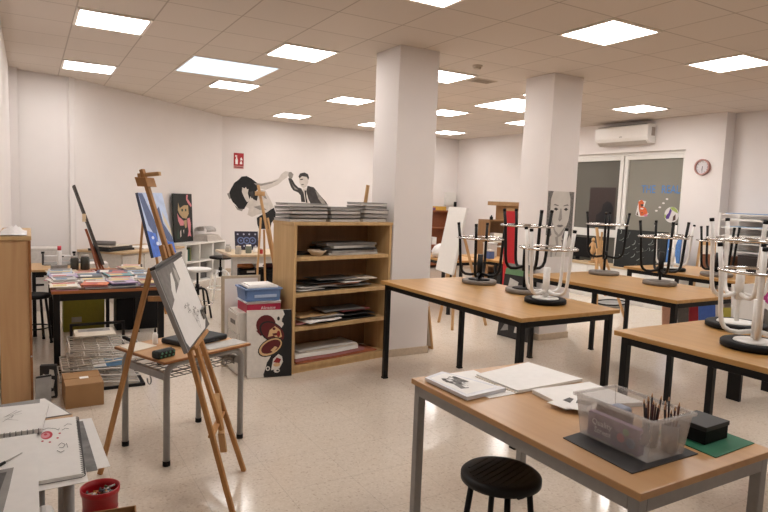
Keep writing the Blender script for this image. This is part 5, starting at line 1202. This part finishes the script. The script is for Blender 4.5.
board('framed_canvas', 'back of a pale canvas with wooden frame leaning below the wall clock', 'canvas', (8.32, -.22, .004), (0, -1, 0), (.10, 0, 1), .30, 1.12, .025, [PINEL, PAPER2], [(1, [(.14, .05), (.86, .05), (.86, .95), (.14, .95)])])
easel('small pine easel standing on the floor before the low white cabinet', (6.55, .02, 0), (7.0, -.10, 0), (6.92, .42, 0), (6.80, .10, .30), (6.70, .26, 1.28), (6.74, .22, .98), PINEL, .034, .42)
for i, (x, y) in enumerate(((8.22, 1.60),)):
    t = thing('wooden_figure', 'small jointed wooden artist figure on the low white cabinet beside the screen', 'figure', (x, y, .5905))
    MB().lathe([(.06, 0), (.06, .02)], k=20).build('base', PINEL, t); MB().cyl((0, 0, .02), (0, 0, .14), .006).build('rod', PINEL, t)
    MB().lathe([(.02, .14), (.045, .2), (.03, .26), (.045, .34), (.02, .36)], k=16).build('torso', PINEL, t); MB().lathe([(.012, .361), (.03, .39), (.028, .42), (.008, .44)], k=16).build('head', PINEL, t)
    for s in (-1, 1): MB().tube([(0, s*.045, .33), (-.02, s*.08, .26), (-.03, s*.07, .18)], .011, 8).build('arm', PINEL, t)
t = thing('monitor', 'black flat screen on the low white cabinet behind the wooden figures', 'screen', (8.40, 2.10, .5905)); MB().box(-.06, .06, -.12, .12, 0, .012).build('stand', BLACKP, t); MB().box(-.015, .0, -.30, .30, .06, .42).build('screen', BLACKP, t, .004); MB().box(.0005, .02, -.04, .04, .0125, .3).build('neck', BLACKP, t)
# metal drying rack, table and boxes at the right edge
t = thing('paper_rack', 'white metal paper rack with many thin trays at the right wall', 'rack', (8.57, -1.42, 0))
for z in (.55, .70, .85, 1.0, 1.12, 1.22, 1.34, 1.45, 1.53): MB().box(-.24, .24, -.83, .83, z, z+.018).build('tray', WHITE, t, .002)
for sx in (-1, 1):
    for sy in (-1, 1): MB().box(sx*.25-.012, sx*.25+.012, sy*.845-.012, sy*.845+.012, 0, 1.56).build('post', WHITEM, t)
for i, (z, w, m_, lab) in enumerate(((1.5485, .60, mat('print_blue', (120, 150, 190), .6), 'blue'), (1.4685, .5, PAPER, 'white'), (1.3585, .7, mat('print_pale_blue', (170, 190, 210), .6), 'pale blue'), (1.2385, .64, LIGHT, 'pale grey'), (1.1385, .7, FOLD, 'black'))):
    solo('print_sheet', MB().box(8.36, 8.74, -.63-w, -.63, z, z+.012), m_, f'{lab} sheets lying in the white paper rack at the right wall', 'paper')
steel_table('brown table with boxes in front of the white paper rack', 7.55, 8.22, -2.3, -.62, .76, wood('brown_top', (140, 92, 58), (112, 70, 42), .4, 'Y'), BLACKM, None)
for i, (x, y, w, d_, h_, m_, cn_) in enumerate(((7.80, -.95, .3, .4, .22, mat('brown_box', (116, 70, 42), .5, var=.1), 'brown wooden'), (7.85, -1.45, .34, .42, .26, mat('dark_box', (44, 36, 34), .5), 'black'), (7.80, -1.98, .3, .44, .20, mat('brown_box2', (136, 86, 54), .5, var=.1), 'reddish wooden'))):
    t = thing('wooden_box', f'{cn_} box on the brown table by the white paper rack', 'box', (x, y, .7605)); MB().box(-w/2, w/2, -d_/2, d_/2, 0, h_-.03).build('body', m_, t, .003); MB().box(-w/2-.004, w/2+.004, -d_/2-.004, d_/2+.004, h_-.0295, h_).build('lid', m_, t, .003)
# folders on the floor, flat tray, star canvas
FO = (0, .21, .36, .49, .72)
for i, (cn_, c_, x, w_, h_) in enumerate((('pinkish tan', (196, 150, 126), 6.93, .20, .30), ('grey', (130, 126, 124), 7.10, .14, .30), ('dark red', (150, 26, 40), 7.19, .12, .33), ('blue', (66, 100, 176), 7.27, .22, .34), ('white', (220, 214, 208), 7.42, .08, .36))):
    board('folder', f'{cn_} folder leaning upright on the floor beyond the window-side table', 'folder', (6.90+.864*FO[i], -.77-.503*FO[i], .004), (.864, -.503, 0), (.05, .12, 1), w_, h_, .015, [mat('folder_'+cn_.replace(' ', '_'), c_, .5)], (), 'folders leaning on the floor')
board('folder', 'yellow folder leaning upright on the floor, rightmost of the row', 'folder', (6.90+.864*.82, -.77-.503*.82, .004), (.864, -.503, 0), (.05, .12, 1), .14, .30, .015, [mat('folder_yellow', (206, 196, 90), .5)], (), 'folders leaning on the floor')
t = thing('floor_bin', 'dark green-black bin on the floor behind the row of folders', 'bin', (7.86, -.42, 0)); MB().box(-.16, .16, -.16, .16, 0, .42).build('body', mat('dark_green', (26, 40, 34), .5), t, .01); MB().box(-.17, .17, -.17, .17, .421, .45).build('rim', BLACKP, t, .004)
t = thing('floor_tray', 'flat grey oval tray with black rim lying on the floor below the windows', 'tray', (7.72, .72, 0), .3)
mb = MB(); mb.lathe([(.30, 0), (.34, .02), (.34, .045), (.32, .045), (.28, .015), (.002, .012)], k=40); [setattr(v.co, 'y', v.co.y*.62) for v in mb.bm.verts]; mb.build('dish', GREYM, t)
mb = MB().torus((0, 0, .05), .335, .012, 44, 8); [setattr(v.co, 'y', v.co.y*.62) for v in mb.bm.verts]; mb.build('rim', BLACKP, t)
ST = [PAPER, mat('star_magenta', (190, 66, 140), .6), mat('rosette_grey', (110, 104, 98), .7, var=.2), mat('rosette_dark', (50, 46, 44), .7)]
star = [(.62+.17*(1 if k % 2 == 0 else .42)*math.cos(PI/2+k*PI/5), .82+.17*(1 if k % 2 == 0 else .42)*math.sin(PI/2+k*PI/5)) for k in range(10)]
shp = [(2, ell(.58+.10*math.cos(a), .45+.10*math.sin(a), .10, .10, 14)) for a in [2*PI*i/6 for i in range(6)]]+[(3, ell(.58, .45, .05, .05, 14)), (1, star)]
board('star_canvas', 'white canvas with a magenta star and grey rosette, standing by the far right table', 'painting', (4.72, -2.93, .38), (1, -.12, 0), (0, .08, 1), .62, .60, .022, ST, shp)
t = thing('folding_stand', 'low black stand carrying the magenta star canvas', 'stand', (5.02, -2.955, 0)); MB().box(-.30, .30, -.05, .06, .35, .374).build('stand_top', BLACKM, t)
for sx in (-1, 1): MB().box(sx*.27-.015, sx*.27+.015, -.05, .06, 0, .3495).build('leg', BLACKM, t)
t = thing('table_easel', 'small pine table easel standing empty on the low white cabinet', 'easel', (8.18, 1.42, .5905))
MB().bar((0, .0, .0), (.06, .02, .55), .03, .02, (0, 1, 0)).build('mast', PINEL, t, .002)
for s in (-1, 1): MB().bar((-.02, s*.09, .01), (.045, s*.02, .40), .022, .018, (0, 1, 0)).build('leg', PINEL, t, .002)
MB().bar((.14, .0, .01), (.05, .01, .42), .022, .018, (0, 1, 0)).build('leg', PINEL, t, .002)
MB().box(-.05, -.015, -.13, .13, .05, .075).build('canvas_ledge', PINEL, t, .002)

# ================================================================== CAMERA, WORLD, COLOUR
cam = bpy.data.cameras.new('camera'); co = bpy.data.objects.new('camera', cam); COL.objects.link(co)
cam.sensor_width = 36; cam.lens = 605.6*36/768; cam.clip_start = .05; cam.clip_end = 60
co.matrix_world = Matrix(((0.863200, 0.016021, -0.504608, -0.363), (-0.503489, 0.101007, -0.858078, -5.735), (0.037221, 0.994757, 0.095255, 1.588), (0, 0, 0, 1)))
sc = bpy.context.scene; sc.camera = co
w = bpy.data.worlds.new('night'); sc.world = w; w.use_nodes = True
w.node_tree.nodes['Background'].inputs['Color'].default_value = (.02, .022, .03, 1)
w.node_tree.nodes['Background'].inputs['Strength'].default_value = .3
vs = sc.view_settings
vs.view_transform = 'Standard'; vs.look = 'None'; vs.gamma = 1; vs.use_curve_mapping = False; vs.exposure = EXPOSURE
